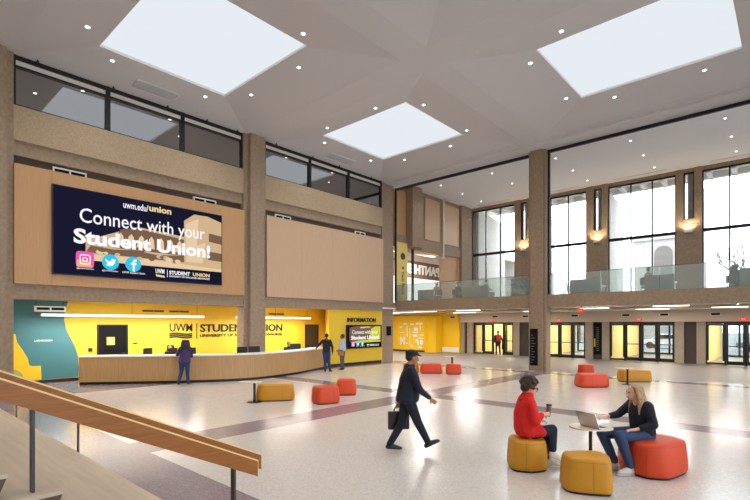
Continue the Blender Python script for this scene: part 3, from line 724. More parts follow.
for x0, x1, y, l in ((-24.5, -22.0, 27.2, 'in front of the word mural'), (-21.5, -19.0, 25.2, 'beyond the corner column, nearer the mural'), (-18.6, -16.8, 24.6, 'nearest the corner column'), (-18.0, -16.2, 28.4, 'in front of the leftmost doors'), (-15.0, -13.4, 24.0, 'left of the free standing column'), (-12.8, -11.2, 28.4, 'behind the free standing column'),
                     (-8.3, -6.9, 25.2, 'just right of the free standing column'), (-6.5, -4.9, 28.6, 'in front of the middle doors'), (-4.8, -3.4, 24.2, 'above the red ottomans'), (-3.0, -1.6, 27.6, 'at the right edge'), (0, 3.4, 25.2, 'past the right edge')):
    linear_light(y, x0, x1, 3.0, 'white linear light under the balcony, ' + l, 115 if x1 < -18.8 else 75, 3.3, 'x', .05, .05)
    lamp('uplight_lamp', 'AREA', ((x0+x1)/2, y, 3.06), 14, (1, .95, .88), rot=(PI, 0, 0), shape='RECTANGLE', size=x1-x0, size_y=.08)
# far yellow walls under the balcony
struct('wall_far_left', MB().box(-26, -22.1, 30.6, 31, 0, 2.9).box(-26, -19.25, 30.9, 31.4, 2.85, 3.3), YEL)
struct('wall_far_left.001', MB().prism([(-22.1, 30.6), (-21.4, 30.2), (-20.95, 30.5), (-20.8, 31.15), (-19.2, 31.15), (-19.2, 31.5), (-22.1, 31.4)], 0, 2.9), YEL2)
struct('baseboard_far_left', MB().box(-26, -22.1, 30.57, 30.6, 0, .12), BLACK); struct('baseboard_far_left.001', MB().box(-20.78, -19.25, 31.1, 31.15, .06, .42), WHITE2)
struct('wall_far_side', MB().box(-26.2, -26, 21.8, 31.5, 0, 3.4).box(-26, -18.7, 21.7, 21.9, 0, 3.4), YEL)
t = thing('word_mural', 'white word collage on the yellow wall seen beside the corner column', 'mural', (-24.75, 30.595, 0))
text_fit('big_letter', 'M', MY(.12, -.006, .55), .55, .62, WLET, t, .08, .004)
rr = random.Random(3)
for (x, z, w, h) in ((.05, 1.5, .5, .06), (.85, 1.2, .1, .9), (1.15, .5, .06, 1.4), (1.45, 1.5, .55, .12), (1.6, 1.7, .4, .25), (1.5, 1.2, .45, .18), (2.05, 1.05, .5, .07), (1.9, .55, .22, .3), (1.75, .8, .3, .2), (2.2, .6, .3, .35), (2.2, 1.3, .35, .08),
                     (1.2, 2.15, .4, .12), (.5, 2.2, .4, .1), (1.8, 2.2, .65, .15), (2.2, 1.8, .06, .5), (.1, 1.9, .28, .16), (.75, .6, .25, .1), (1.25, .35, .25, .14), (2.0, .3, .4, .12)):
    MB().box(x, x+w, -.006, -.002, z, z+h).build('word_block', WLET, t)
# signs on columns
t = thing('directory_strip', 'tall narrow black directory strip with small white lines on the free standing column', 'sign', (-9.35, 21.75, .25))
MB().box(-.13, .24, -.03, 0, 0, 1.75).build('board', DARKP, t)
for k in range(11): MB().box(-.07, .02+.12*((k*7) % 5)/4, -.034, -.031, .12+k*.13, .15+k*.13).build('text_line', PLG, t)
tag(MB().box(-18.0, -17.96, 21.1, 21.5, 1.55, 2.1).build('room_sign', DARKP), 'small black sign plate on the far corner column', 'sign')
t = thing('wall_directory', 'black wall directory with white lines and a yellow tag, between the entrance doors', 'sign', (-9.27, YW-.03, .3))
MB().box(-.25, .25, -.03, 0, 0, 2.0).build('board', DARKP, t); MB().box(-.24, -.16, -.035, -.03, .5, 1.0).build('tag_plate', YEL, t)
for k in range(12): MB().box(-.1, .05+.03*((k*5) % 5), -.034, -.031, .25+k*.13, .28+k*.13).build('text_line', PLG, t)
tag(MB().box(-18.45, -18.35, YW-.19, YW-.15, 1.3, 1.45).build('fire_alarm', EXITR), 'tiny red alarm box on the concrete pier left of the entrance doors', 'alarm')

# balcony partitions / tables
for x0, x1, y, h, l in ((-17.0, -15.9, 22.9, .75, 'beside the yellow banner'), (-13.9, -12.3, 22.9, .8, 'left of the free standing column'), (-11.0, -9.9, 22.9, 1.05, 'touching the free standing column from the left'),
                        (-8.0, -6.6, 22.9, .8, 'right of the free standing column'), (-4.85, -3.75, 22.9, .8, 'before the pier beside the middle window'), (-1.6, -.3, 22.9, .85, 'at the right edge of the picture')):
    t = thing('booth_divider', 'grey green booth divider behind the balcony glass, ' + l, 'partition', ((x0+x1)/2, y, 3.52), group='booth dividers behind the balcony glass'); w = (x1-x0)/2
    MB().box(-w, w, -.06, .06, 0, h).build('panel', PARTI, t, bevel=.01); MB().box(-w, w, .06, .7, h-.35, h-.3).build('shelf', TABT, t); MB().box(-w+.05, -w+.1, .06, .65, 0, h-.35).box(w-.1, w-.05, .06, .65, 0, h-.35).build('support', BLACKM, t)

# ------------------------------------------------------------ the rest of the room, out of frame
struct('wall_front', MB().box(-26, 10, -6.3, -6, 0, 12.2), WHITE2)
rw = MB().box(10, 10.3, -6, 41, 0, 1.2).box(10, 10.3, -6, 41, 9.6, 12.2)
for a in (-6, 0.6, 8.2, 15.8, 22, 31): rw.box(10, 10.3, a, a+1.6, 1.2, 9.6)
rw.box(10, 10.3, 31, 41, 1.2, 9.6)
struct('wall_right', rw, CONC)
for k, (a, b) in enumerate(((-4.4, .6), (2.2, 8.2), (9.8, 15.8), (17.4, 22), (23.6, 31))):
    o = struct(f'window_{k+20}', MB().box(10.1, 10.2, a, b, 5.3, 5.45).box(10.1, 10.2, (a+b)/2-.06, (a+b)/2+.06, 1.2, 9.6), BLACKM)
    MB().box(10.14, 10.15, a, b, 1.2, 9.6).build('pane', GC, o)
    pl = lamp('sky_portal', 'AREA', (10.4, (a+b)/2, 5.4), 1, rot=(0, PI/2, 0), shape='RECTANGLE', size=8.4, size_y=b-a); pl.data.cycles.is_portal = True

# ------------------------------------------------------------ bleacher stair and hand rails
t = thing('bleacher_stair', 'wide pale wood bleacher stair with dark slanted end panels at lower left', 'stairs', (0, 0, 0))
TR, RS = .331, .196
SX0, SX1 = -14.3, -4.02
for k in range(1, 11):
    yn = 1.048+TR*(5-k); z = RS*k
    pts = [(yn, z), (yn-.05, z-RS), (yn-TR-.06, z-RS), (yn-TR-.05, z)]
    MB().prism([(yn, z), (yn-.004, z-.03), (yn-.6, z-.03), (yn-.6, z)], SX0, SX1, 'x').build('tread', PALEW, t)
    MB().prism([(yn-.006, z-.031), (yn-.07, z-RS), (yn-.6, z-RS), (yn-.6, z-.031)], SX0+.02, SX1-.012, 'x').build('riser', BROWN, t)
MB().box(SX0+.03, SX1-.02, -3.4, 1.048-TR*5+.0-.45, 0, RS*10-.035).build('landing_base', BROWN, t)
MB().box(SX0, SX1, -3.5, 1.048-TR*5-.5, RS*10-.03, RS*10).build('landing', PALEW, t)
def handrail(X, lab):
    t = thing('handrail', lab, 'handrail', (X, 2.52, 0), group='wooden twin board stair hand rails')
    def board(dx, y1, z1, y0, z0, nm):
        h = .165; x0, x1 = dx-.025, dx+.025
        e = .012
        b = MB().prism([(y1-2.52-.006, z1-e), (y0-2.52, z0-e), (y0-2.52, z0-h*.85), (y1-2.52-.006, z1-h)], x0, x1, 'x').build(nm, WOODR, t)
        MB().prism([(y1-2.52, z1), (y0-2.52, z0), (y0-2.52, z0-e), (y1-2.52-.006, z1-e), (y1-2.52-.006, z1-h), (y1-2.52, z1-h)], x0, x1, 'x').build('highlight_strip', EDGEHL, b)  # added pale strip, edge highlight from the skylight put into its colour
        return b
    sl = .487
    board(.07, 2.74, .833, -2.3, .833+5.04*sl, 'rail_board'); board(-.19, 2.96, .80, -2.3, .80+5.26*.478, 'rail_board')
    for y in (2.52, .877, -.75):
        zb = 0 if y > 2.4 else RS*(5 if y > 0 else 10)
        zt = .833+(2.74-y)*sl-.04
        MB().box(-.045, .02, y-2.52-.008, y-2.52+.012, zb, zt).build('post', STEEL, t)
        MB().box(-.17, .045, y-2.52-.02, y-2.52+.02, zt-.1, zt-.06).build('bracket', STEEL, t)
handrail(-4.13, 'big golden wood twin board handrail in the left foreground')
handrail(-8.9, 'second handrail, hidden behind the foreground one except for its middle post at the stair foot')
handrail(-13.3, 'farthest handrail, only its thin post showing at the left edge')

# ------------------------------------------------------------ ottomans, tables
def at(px, tt):           # floor point seen in pixel column px at distance tt along the view
    r = (px-375)/469.0*tt; return (-SN*tt+CS*r, CS*tt+SN*r)
def soft(pts):
    q = []; n = len(pts)
    for i in range(n):
        a, b = pts[i], pts[(i+1) % n]; q += [(a[0]*.84+b[0]*.16, a[1]*.84+b[1]*.16), (a[0]*.16+b[0]*.84, a[1]*.16+b[1]*.84)]
    return q
def ottoman(cx, cy, pts, rz, lab, red, h=.45, grp=None):
    t = thing('ottoman', lab, 'ottoman', (cx, cy, 0), rz, group='mustard ottomans' if not red else 'red-orange ottomans')
    out = chaikin(soft(pts), 2)
    prof = [(.03, .97), (.045, .995), (.12, 1.0), (.22, .985), (.34, .95), (.405, .925), (.435, .89), (.449, .83), (.455, .6), (.457, .25)]
    rs = [[(x*s, y*s, z*h/.457) for x, y in out] for z, s in prof]
    m = OTR if red else OTY; c = MB().rings(rs).build('cushion', m, t, True)
    MB().rings([[(x*.93, y*.93, z) for x, y in out] for z in (0, .032)]).build('base', BLACKM, t)
    # seams: one round the top edge, one at each corner of the outline
    sm = MB(); loop = [(x*.918, y*.918, .406*h/.457) for x, y in out]
    for a, b in zip(loop, loop[1:]+loop[:1]): sm.tube(a, b, .0045, n=5)
    sm.build('top_seam', OTSR if red else OTSY, t)
    n = len(out)
    for q in range(0, n, max(1, n//4)):
        p = out[q+2 if q+2 < n else 0]; v = MB()
        pr = [(p[0]*s*1.001, p[1]*s*1.001, z*h/.457) for z, s in prof[1:6]]
        for a, b in zip(pr, pr[1:]): v.tube(a, b, .004, n=5)
        v.build('side_seam', OTSR if red else OTSY, t)
    return t
def rect(w, d, sk=0): return [(-w/2+sk*.5, -d/2), (w/2-sk, -d/2), (w/2, -d*.1), (w/2-sk*.4, d/2), (-w/2+sk, d/2), (-w/2, d*.1)]
def trap(w, d, k): return [(-w/2, -d/2), (0, -d/2-.02), (w/2*.95, -d/2+k), (w/2, d*.1), (w/2*.7, d/2), (0, d/2+.02), (-w/2*.75, d/2), (-w/2, d*.1)]
x, y = at(527, 7.2); ottoman(x, y, [(-.29, -.2), (-.02, -.3), (.27, -.2), (.3, .2), (.1, .3), (-.26, .26)], YAW, 'mustard ottoman under the woman in red', False, .47)
x, y = at(587, 6.25); ottoman(x, y, [(-.34, -.16), (-.3, .26), (.28, .28), (.34, .02), (.2, -.32)], YAW, 'mustard ottoman nearest the camera, empty, in front of the small table', False, .47)
x, y = at(653.5, 7.05); ottoman(x, y, [(-.49, -.05), (-.38, .38), (.2, .48), (.44, .2), (.5, -.1), (-.06, -.50), (-.36, -.42)], YAW, 'big red-orange ottoman under the blonde woman', True, .50)
x, y = at(275.5, 13.7); ottoman(x, y, rect(1.12, .62, .08), YAW+.2, 'long mustard ottoman beside the left side table', False, .48)
x, y = at(325.5, 13.2); ottoman(x, y, rect(.74, .62, .05), YAW+.5, 'red-orange ottoman, the nearer of the pair left of the walking man', True, .48)
x, y = at(346.5, 14.8); ottoman(x, y, rect(.64, .62, .04), YAW+.1, 'red-orange ottoman, the farther of the pair left of the walking man', True, .48)
x, y = at(411, 21.8); ottoman(x, y, rect(.75, .7, .05), YAW, 'mustard ottoman partly hidden behind the walking man', False)
x, y = at(431, 21.2); ottoman(x, y, rect(1.02, .62, .06), YAW, 'long red-orange ottoman just right of the walking man, by the balcony edge', True)
x, y = at(453.5, 20.9); ottoman(x, y, rect(.7, .62, .05), YAW, 'small red-orange ottoman in front of the far side table', True)
x, y = at(591, 16.7); ottoman(x, y, trap(1.12, .85, .1), YAW, 'large red-orange ottoman behind the seated women, the front of two', True, .46)
x, y = at(586, 20.6); ottoman(x, y, rect(.62, .6, .05), YAW, 'small red-orange ottoman half hidden behind the large one', True)
x, y = at(633, 18.2); ottoman(x, y, trap(1.18, .75, -.05), YAW, 'mustard ottoman beside the side table, behind the blonde woman', False, .46)

def side_table(px, tt, lab, r=.3, h=.68, rz=0, sq=False):
    x, y = at(px, tt); t = thing('side_table', lab, 'table', (x, y, 0), YAW+rz)
    if sq: MB().rings([[(a, b, z) for a, b in chaikin([(-r-.14, -.2), (r-.1, -.2), (r-.1, .2), (-r-.14, .2)], 2)] for z in (h-.02, h)]).build('table_top', TABT, t)
    else: MB().rings([[(a, b, z) for a, b in chaikin([(-r*1.15, -r*.9), (r*1.2, -r*.85), (r*1.1, r*.95), (-r*1.05, r)], 4)] for z in (h-.022, h)]).build('table_top', TABT, t)
    MB().tube((.0, 0, .012), (.0, 0, h-.022), .025 if not sq else .035).build('pole', BLACKM, t)
    MB().lathe([(.2, 0), (.2, .01), (.04, .014)], 24).build('base', BLACKM, t)
    return x, y
side_table(590.5, 6.95, 'small round-cornered table with a laptop between the two seated women', .265, .69)
side_table(254.5, 13.3, 'slim side table with a pale top left of the long mustard ottoman', .3, .58, 0, True)
side_table(627.5, 17.2, 'slim side table in front of the rear mustard ottoman', .32, .6, 0, True)
side_table(452, 21.8, 'far side table showing above the small red-orange ottoman', .3, .72, 0, True)

# ------------------------------------------------------------ people
def ico(c, r, R=None, sub=2):
    bm = bmesh.new(); bmesh.ops.create_icosphere(bm, subdivisions=sub, radius=1)
    out = []
    for v in bm.verts:
        p = Vector((v.co.x*r[0], v.co.y*r[1], v.co.z*r[2]))
        if R is not None: p = R @ p
        out.append(p+Vector(c))
    bm.free(); return out
ICO = {}
def blob(name, prims, m, parent, voxel=.01, smooth=6, lump=0, lscale=20, sub=2):
    """union of convex hulls of ellipsoids, one continuous surface"""
    bm = bmesh.new()
    for pr in prims:
        tmp = bmesh.new()
        for e in pr:
            c, r = e[0], e[1]; R = e[2] if len(e) > 2 else None
            if not isinstance(r, (tuple, list)): r = (r, r, r)
            for p in ico(c, r, R, sub): tmp.verts.new(p)
        res = bmesh.ops.convex_hull(tmp, input=tmp.verts[:])
        for v in [v for v in tmp.verts if not v.link_faces]: tmp.verts.remove(v)
        me = bpy.data.meshes.new('h'); tmp.to_mesh(me); tmp.free(); bm.from_mesh(me); bpy.data.meshes.remove(me)
    me = bpy.data.meshes.new('b'); bm.to_mesh(me); bm.free()
    o = bpy.data.objects.new('b', me); COL.objects.link(o)
    r = o.modifiers.new('r', 'REMESH'); r.mode = 'VOXEL'; r.voxel_size = voxel
    s = o.modifiers.new('s', 'SMOOTH'); s.iterations = smooth; s.factor = .5
    if lump:
        tx = bpy.data.textures.new('c', 'CLOUDS'); tx.noise_scale = 1.0/lscale
        d = o.modifiers.new('d', 'DISPLACE'); d.texture = tx; d.strength = lump; d.mid_level = .5
    dg = bpy.context.evaluated_depsgraph_get(); dg.update()
    res = bpy.data.meshes.new_from_object(o.evaluated_get(dg)); bpy.data.objects.remove(o); bpy.data.meshes.remove(me)
    res.name = name
    return link(name, res, m, parent, True)
V = Vector
def cone(a, b, ra, rb): return [(a, ra), (b, rb)]
def chain(pts, rs): return [cone(pts[i], pts[i+1], rs[i], rs[i+1]) for i in range(len(pts)-1)]
def headM(pos, yaw, pitch=0, s=1, roll=0):
    return Matrix.Translation(V(pos)) @ Matrix.Rotation(yaw, 4, 'Z') @ Matrix.Rotation(pitch, 4, 'Y') @ Matrix.Rotation(roll, 4, 'X') @ Matrix.Scale(s, 4)
def E(M, c, r):
    s = M.to_scale()[0]; return (M @ V(c), tuple(v*s for v in r), M.to_3x3().normalized())
def head_prims(M):
    return [[E(M, (-.012, 0, .03), (.098, .076, .092)), E(M, (.022, 0, -.045), (.062, .054, .06)), E(M, (.045, 0, -.092), (.03, .026, .022))],
            [E(M, (.088, 0, .0), (.010, .010, .012)), E(M, (.104, 0, -.036), (.016, .016, .012))],
            [E(M, (.078, -.03, .028), (.012, .016, .008)), E(M, (.078, .03, .028), (.012, .016, .008))],
            [E(M, (0, -.078, -.01), (.020, .010, .032))], [E(M, (0, .078, -.01), (.020, .010, .032))],
            [E(M, (.078, 0, -.068), (.014, .026, .012))],
            [E(M, (-.02, 0, -.06), (.05, .05, .05)), E(M, (-.045, 0, -.16), (.055, .055, .05))]]
def face_parts(M, parent):
    for s in (-1, 1):
        blob('eye', [[E(M, (.082, s*.031, .004), (.010, .014, .009))]], EYEW, parent, .004, 1)
    blob('lips', [[E(M, (.091, -.012, -.068), (.007, .014, .006)), E(M, (.091, .012, -.068), (.007, .014, .006))]], LIPS, parent, .004, 1)
def hand_prims(w, d, nrm, s=1, curl=.5, thumb=1):
    """wrist point, finger direction, palm-facing normal; five fingers"""
    d = V(d).normalized(); n = V(nrm); n = (n-n.dot(d)*d).normalized(); u = d.cross(n).normalized()*thumb; w = V(w)
    pr = [[(w, .024*s), (w+d*.05*s+u*.022*s, .016*s), (w+d*.085*s-u*.026*s, .013*s), (w+d*.088*s+u*.024*s, .013*s)]]
    for i, L in enumerate((.040, .046, .042, .032)):
        b = w+d*.085*s+u*(.027-.018*i)*s; p = b; a = curl*.5
        pts = [b-d*.02*s]; rr = [.0095*s]
        for k in range(3):
            dd = d*math.cos(a)+n*math.sin(a); p = p+dd*L*(1-.22*k)*.62*s; pts.append(p); rr.append((.009-.0008*k)*s); a += curl
        pr += chain(pts, rr)
    b = w+d*.025*s+u*.022*s; t1 = b+(d*.6+u*.75+n*.25).normalized()*.04*s; t2 = t1+(d*.85+u*.25+n*.45).normalized()*.032*s
    pr += chain([b, t1, t2], [.013*s, .011*s, .0085*s])
    return pr

def person(px, tt, lab, s=1, rz=0, z=0):
    x, y = at(px, tt); o = thing('person', lab, 'person', (x, y, z), YAW+rz); o.scale = (s, s, s); return o

# --- woman in red, seated, facing right (local +x)
P = person(527, 7.2, 'woman in a red sweater with short dark curly hair, seated holding a travel cup', 1.02)
hp = V((.01, 0, .56)); ch = V((.0, 0, .86)); sh = .98
HM = headM((.055, 0.0, 1.215), -.2, .30, 1.04)
kneeR = V((.36, -.05, .59)); kneeL = V((.34, .11, .53)); ankR = V((.35, -.10, .26)); ankL = V((.32, .06, .10))
shR = V((.0, -.17, 1.0)); shL = V((.0, .17, 1.0)); elR = V((.05, -.23, .74)); elL = V((.05, .23, .74)); wrR = V((.215, -.11, .82)); wrL = V((.20, .08, .72))
body = head_prims(HM)+[[(V((.02, 0, 1.1)), .055), (V((-.01, 0, 1.02)), (.07, .09, .06))],
    [(V((-.01, -.13, 1.0)), .06), (V((-.01, .13, 1.0)), .06), (ch, (.10, .15, .1))], [(ch, (.10, .14, .12)), (hp, (.12, .16, .11))],
    cone(hp+V((0, -.08, -.02)), kneeR, .085, .055), cone(kneeR, ankR, .052, .034), cone(hp+V((0, .08, -.02)), kneeL, .085, .055), cone(kneeL, ankL, .052, .034),
    cone(shR, elR, .045, .038), cone(elR, wrR, .036, .024), cone(shL, elL, .045, .038), cone(elL, wrL, .036, .024),
    cone(ankR, ankR+V((.10, 0, -.08)), .036, .026), cone(ankL, ankL+V((.11, 0, -.05)), .036, .026)]
body += hand_prims(wrR, (1, .35, .05), (0, 1, 0), .95, .7, -1)+hand_prims(wrL, (1, -.2, -.25), (0, 0, -1), .95, .5, -1)
blob('body', body, SKIN, P, .0065, 4)
face_parts(HM, P)
sw = [[(V((-.02, -.13, 1.0)), .085), (V((-.02, .13, 1.0)), .085), (V((-.03, 0, .84)), (.165, .20, .12))], [(V((-.03, 0, .84)), (.165, .20, .12)), (V((-.0, 0, .58)), (.195, .22, .14))],
      [(V((-.0, 0, .57)), (.17, .2, .13)), (V((.17, 0, .56)), (.12, .2, .10))], cone(shR, elR, .08, .072), cone(elR, wrR-V((.045, .02, 0)), .072, .048), cone(shL, elL, .08, .072), cone(elL, wrL-V((.045, -.02, 0)), .072, .048)]
blob('sweater', sw, RED, P, .012, 6, .012, 12)
blob('collar', [[(V((-.01, 0, 1.04)), (.12, .12, .05)), (V((.004, 0, 1.125)), (.084, .080, .025))]], RED, P, .008, 4)
blob('trousers', [cone(V((.08, -.08, .54)), kneeR, .095, .078), cone(kneeR, ankR+V((0, 0, .05)), .078, .056), cone(V((.08, .08, .53)), kneeL, .095, .078), cone(kneeL, ankL+V((0, 0, .06)), .078, .056)], NAVYT, P, .01, 5)
for a, dd in ((ankR, V((.17, -.03, -.14))), (ankL, V((.18, -.03, -.05)))):
    d = dd.normalized(); sh_ = blob('shoe', [[(a+V((-.02, 0, -.045)), .042), (a+V((-.01, 0, .0)), .040), (a+dd*.55, (.045, .042, .034)), (a+dd*.95+V((0, 0, -.005)), (.04, .042, .022))]], SHOEW, P, .008, 4)
    blob('sole', [[(a+V((-.03, 0, -.085)), (.03, .035, .01)), (a+dd*.95+V((.01, 0, -.032)), (.045, .045, .01))]], WLET, sh_, .007, 2)
    blob('lace_panel', [[(a+dd*.35+V((0, 0, .022)), .018), (a+dd*.6+V((0, 0, .026)), .014)]], BAG, sh_, .006, 2)
rr = random.Random(5); hr = [[E(HM, (-.035, 0, .05), (.115, .10, .10))], [E(HM, (-.07, 0, -.03), (.07, .085, .07))]]
for k in range(75):
    a = rr.uniform(0, 2*PI); e_ = rr.uniform(-.5, 1.5); c = (-.035+.115*math.cos(a)*math.cos(e_), .105*math.sin(a)*math.cos(e_), .035+.112*math.sin(e_))
    if c[0] > .035 and c[2] < .09: continue
    hr.append([E(HM, c, (.03, .03, .028))])
blob('hair', hr, HBRN, P, .008, 1, .014, 26)
g = MB()
for s_ in (-1, 1):
    pts = [HM @ V((.098, s_*.034+.026*math.cos(q*PI/6), .002+.02*math.sin(q*PI/6))) for q in range(12)]
    for a, b in zip(pts, pts[1:]+pts[:1]): g.tube(a, b, .003, n=5)
    g.tube(HM @ V((.096, s_*.06, .006)), HM @ V((.0, s_*.086, .012)), .003, n=5)
g.tube(HM @ V((.1, -.01, .004)), HM @ V((.1, .01, .004)), .003, n=5)
g.build('glasses', BLACKM, P)
x, y = at(527, 7.2)
t = thing('travel_cup', 'bronze travel cup held by the woman in red', 'cup', (x+CS*.325, y+SN*.325, .79), YAW)
MB().lathe([(.030, 0), (.032, .01), (.040, .15), (.041, .17)], 20).build('cup_body', CUP, t, True); MB().lathe([(.043, .17), (.043, .185), (.03, .19)], 20).build('lid', BLACKM, t)
t.rotation_euler = (0, .08, YAW)

# --- blonde woman, seated, facing left (local +x is her front after turning)
P = person(643, 7.12, 'blonde woman in a black sweater and jeans, seated and typing on the laptop', 1.0, PI+.12)
HM = headM((.16, 0.0, 1.175), -.1, .04, 1.03)
kR = V((.50, .17, .56)); kL = V((.60, -.10, .545)); aR = V((.38, .24, .10)); aL = V((.46, -.02, .10))    # her right is local +y? (facing +x, right hand is -y)
sR = V((.05, -.18, .98)); sL = V((.05, .18, .98))
eR = V((.24, -.24, .80)); wR_ = V((.46, -.20, .775)); eL = V((.03, .27, .73)); wL_ = V((.27, .20, .655))
body = head_prims(HM)+[[(V((.115, 0, 1.07)), .05), (V((.06, 0, 1.0)), (.07, .09, .05))],
    [(V((.05, -.14, .99)), .06), (V((.05, .14, .99)), .06), (V((.05, 0, .84)), (.1, .15, .1))], [(V((.05, 0, .84)), (.1, .14, .12)), (V((0, 0, .57)), (.12, .17, .11))],
    cone(V((.02, -.09, .54)), kL, .085, .058), cone(kL, aL, .055, .036), cone(V((.02, .09, .54)), kR, .09, .06), cone(kR, aR, .055, .036),
    cone(sR, eR, .045, .038), cone(eR, wR_, .036, .024), cone(sL, eL, .045, .038), cone(eL, wL_, .036, .024),
    cone(aR, aR+V((.14, 0, -.05)), .036, .026), cone(aL, aL+V((.14, 0, -.05)), .036, .026)]
body += hand_prims(wR_, (1, .05, -.12), (0, 0, -1), 1, .35, 1)+hand_prims(wL_, (1, -.2, -.12), (0, 0, -1), 1, .3, -1)
blob('body', body, SKIN, P, .0065, 4)
face_parts(HM, P)
blob('sweater', [[(V((.04, -.145, .985)), .082), (V((.04, .145, .985)), .082), (V((.05, 0, .84)), (.145, .19, .12))], [(V((.05, 0, .84)), (.145, .19, .12)), (V((-.0, 0, .58)), (.165, .21, .1))],
      cone(sR, eR, .078, .062), cone(eR, eR*.35+wR_*.65, .062, .048), cone(sL, eL, .078, .064), cone(eL, eL*.35+wL_*.65, .064, .05)], NAVY, P, .012, 6, .01, 12)
blob('jeans', [[(V((0, -.07, .53)), (.15, .12, .09)), (V((0, .07, .53)), (.15, .12, .09))], cone(V((.04, -.1, .54)), kL, .105, .083), cone(kL, aL+V((0, 0, .05)), .083, .06), cone(V((.04, .1, .54)), kR, .105, .083), cone(kR, aR+V((0, 0, .05)), .083, .06)], DENIM, P, .01, 5, .006, 16)
for a in (aR, aL):
    dd = V((.17, 0, -.055)); sh_ = blob('shoe', [[(a+V((-.03, 0, -.045)), .042), (a+V((-.01, 0, .0)), .038), (a+dd*.55, (.045, .042, .034)), (a+dd*.95, (.045, .042, .024))]], SHOEW, P, .008, 4)
    blob('sole', [[(a+V((-.04, 0, -.088)), (.035, .038, .010)), (a+dd*.95+V((.0, 0, -.032)), (.05, .045, .010))]], WLET, sh_, .007, 2)
hr = [[E(HM, (-.035, 0, .048), (.103, .092, .086))], [E(HM, (-.07, 0, -.02), (.06, .085, .08))]]
for s_ in (-1, 1):
    for q in range(5):
        x0 = .0-.022*q
        top = HM @ V((x0+.01, s_*.07, .075)); mid = HM @ V((x0-.02, s_*.094, -.06)); m2 = HM @ V((x0-.02, s_*(.108+.004*q), -.17))
        end = V((.15-.035*q, s_*(.12+.008*q), .86-.012*q)) if q < 3 else V((.0-.02*q, s_*.1, .92))
        hr += chain([top, mid, m2, end], [.026, .024, .026, .012])
for q in range(5):
    y_ = -.06+.03*q; hr += chain([HM @ V((-.09, y_, .06)), HM @ V((-.115, y_, -.08)), V((-.05, y_, .94))], [.034, .034, .02])
blob('hair', hr, HBLD, P, .008, 3, .006, 25)
# laptop on the table
x, y = at(590.5, 6.95)
t = thing('laptop', 'open silver laptop on the small table', 'laptop', (x+CS*.08+SN*.02, y+SN*.08-CS*.02, .691), YAW+.4)
t.scale = (1.1, 1.1, 1.1)
MB().box(-.12, .12, -.16, .16, 0, .014).build('keyboard_deck', SILVER, t, bevel=.004)
MB().box(-.09, .02, -.14, .14, .0145, .016).build('keys', BLACKM, t)
l = MB().box(-.008, 0, -.16, .16, 0, .22); 
lo = l.build('lid', SILVER, t); lo.location = (-.12, 0, .012); lo.rotation_euler = (0, -.42, 0)
d = MB().box(.001, .002, -.15, .15, .012, .21).build('display', MONI, lo)

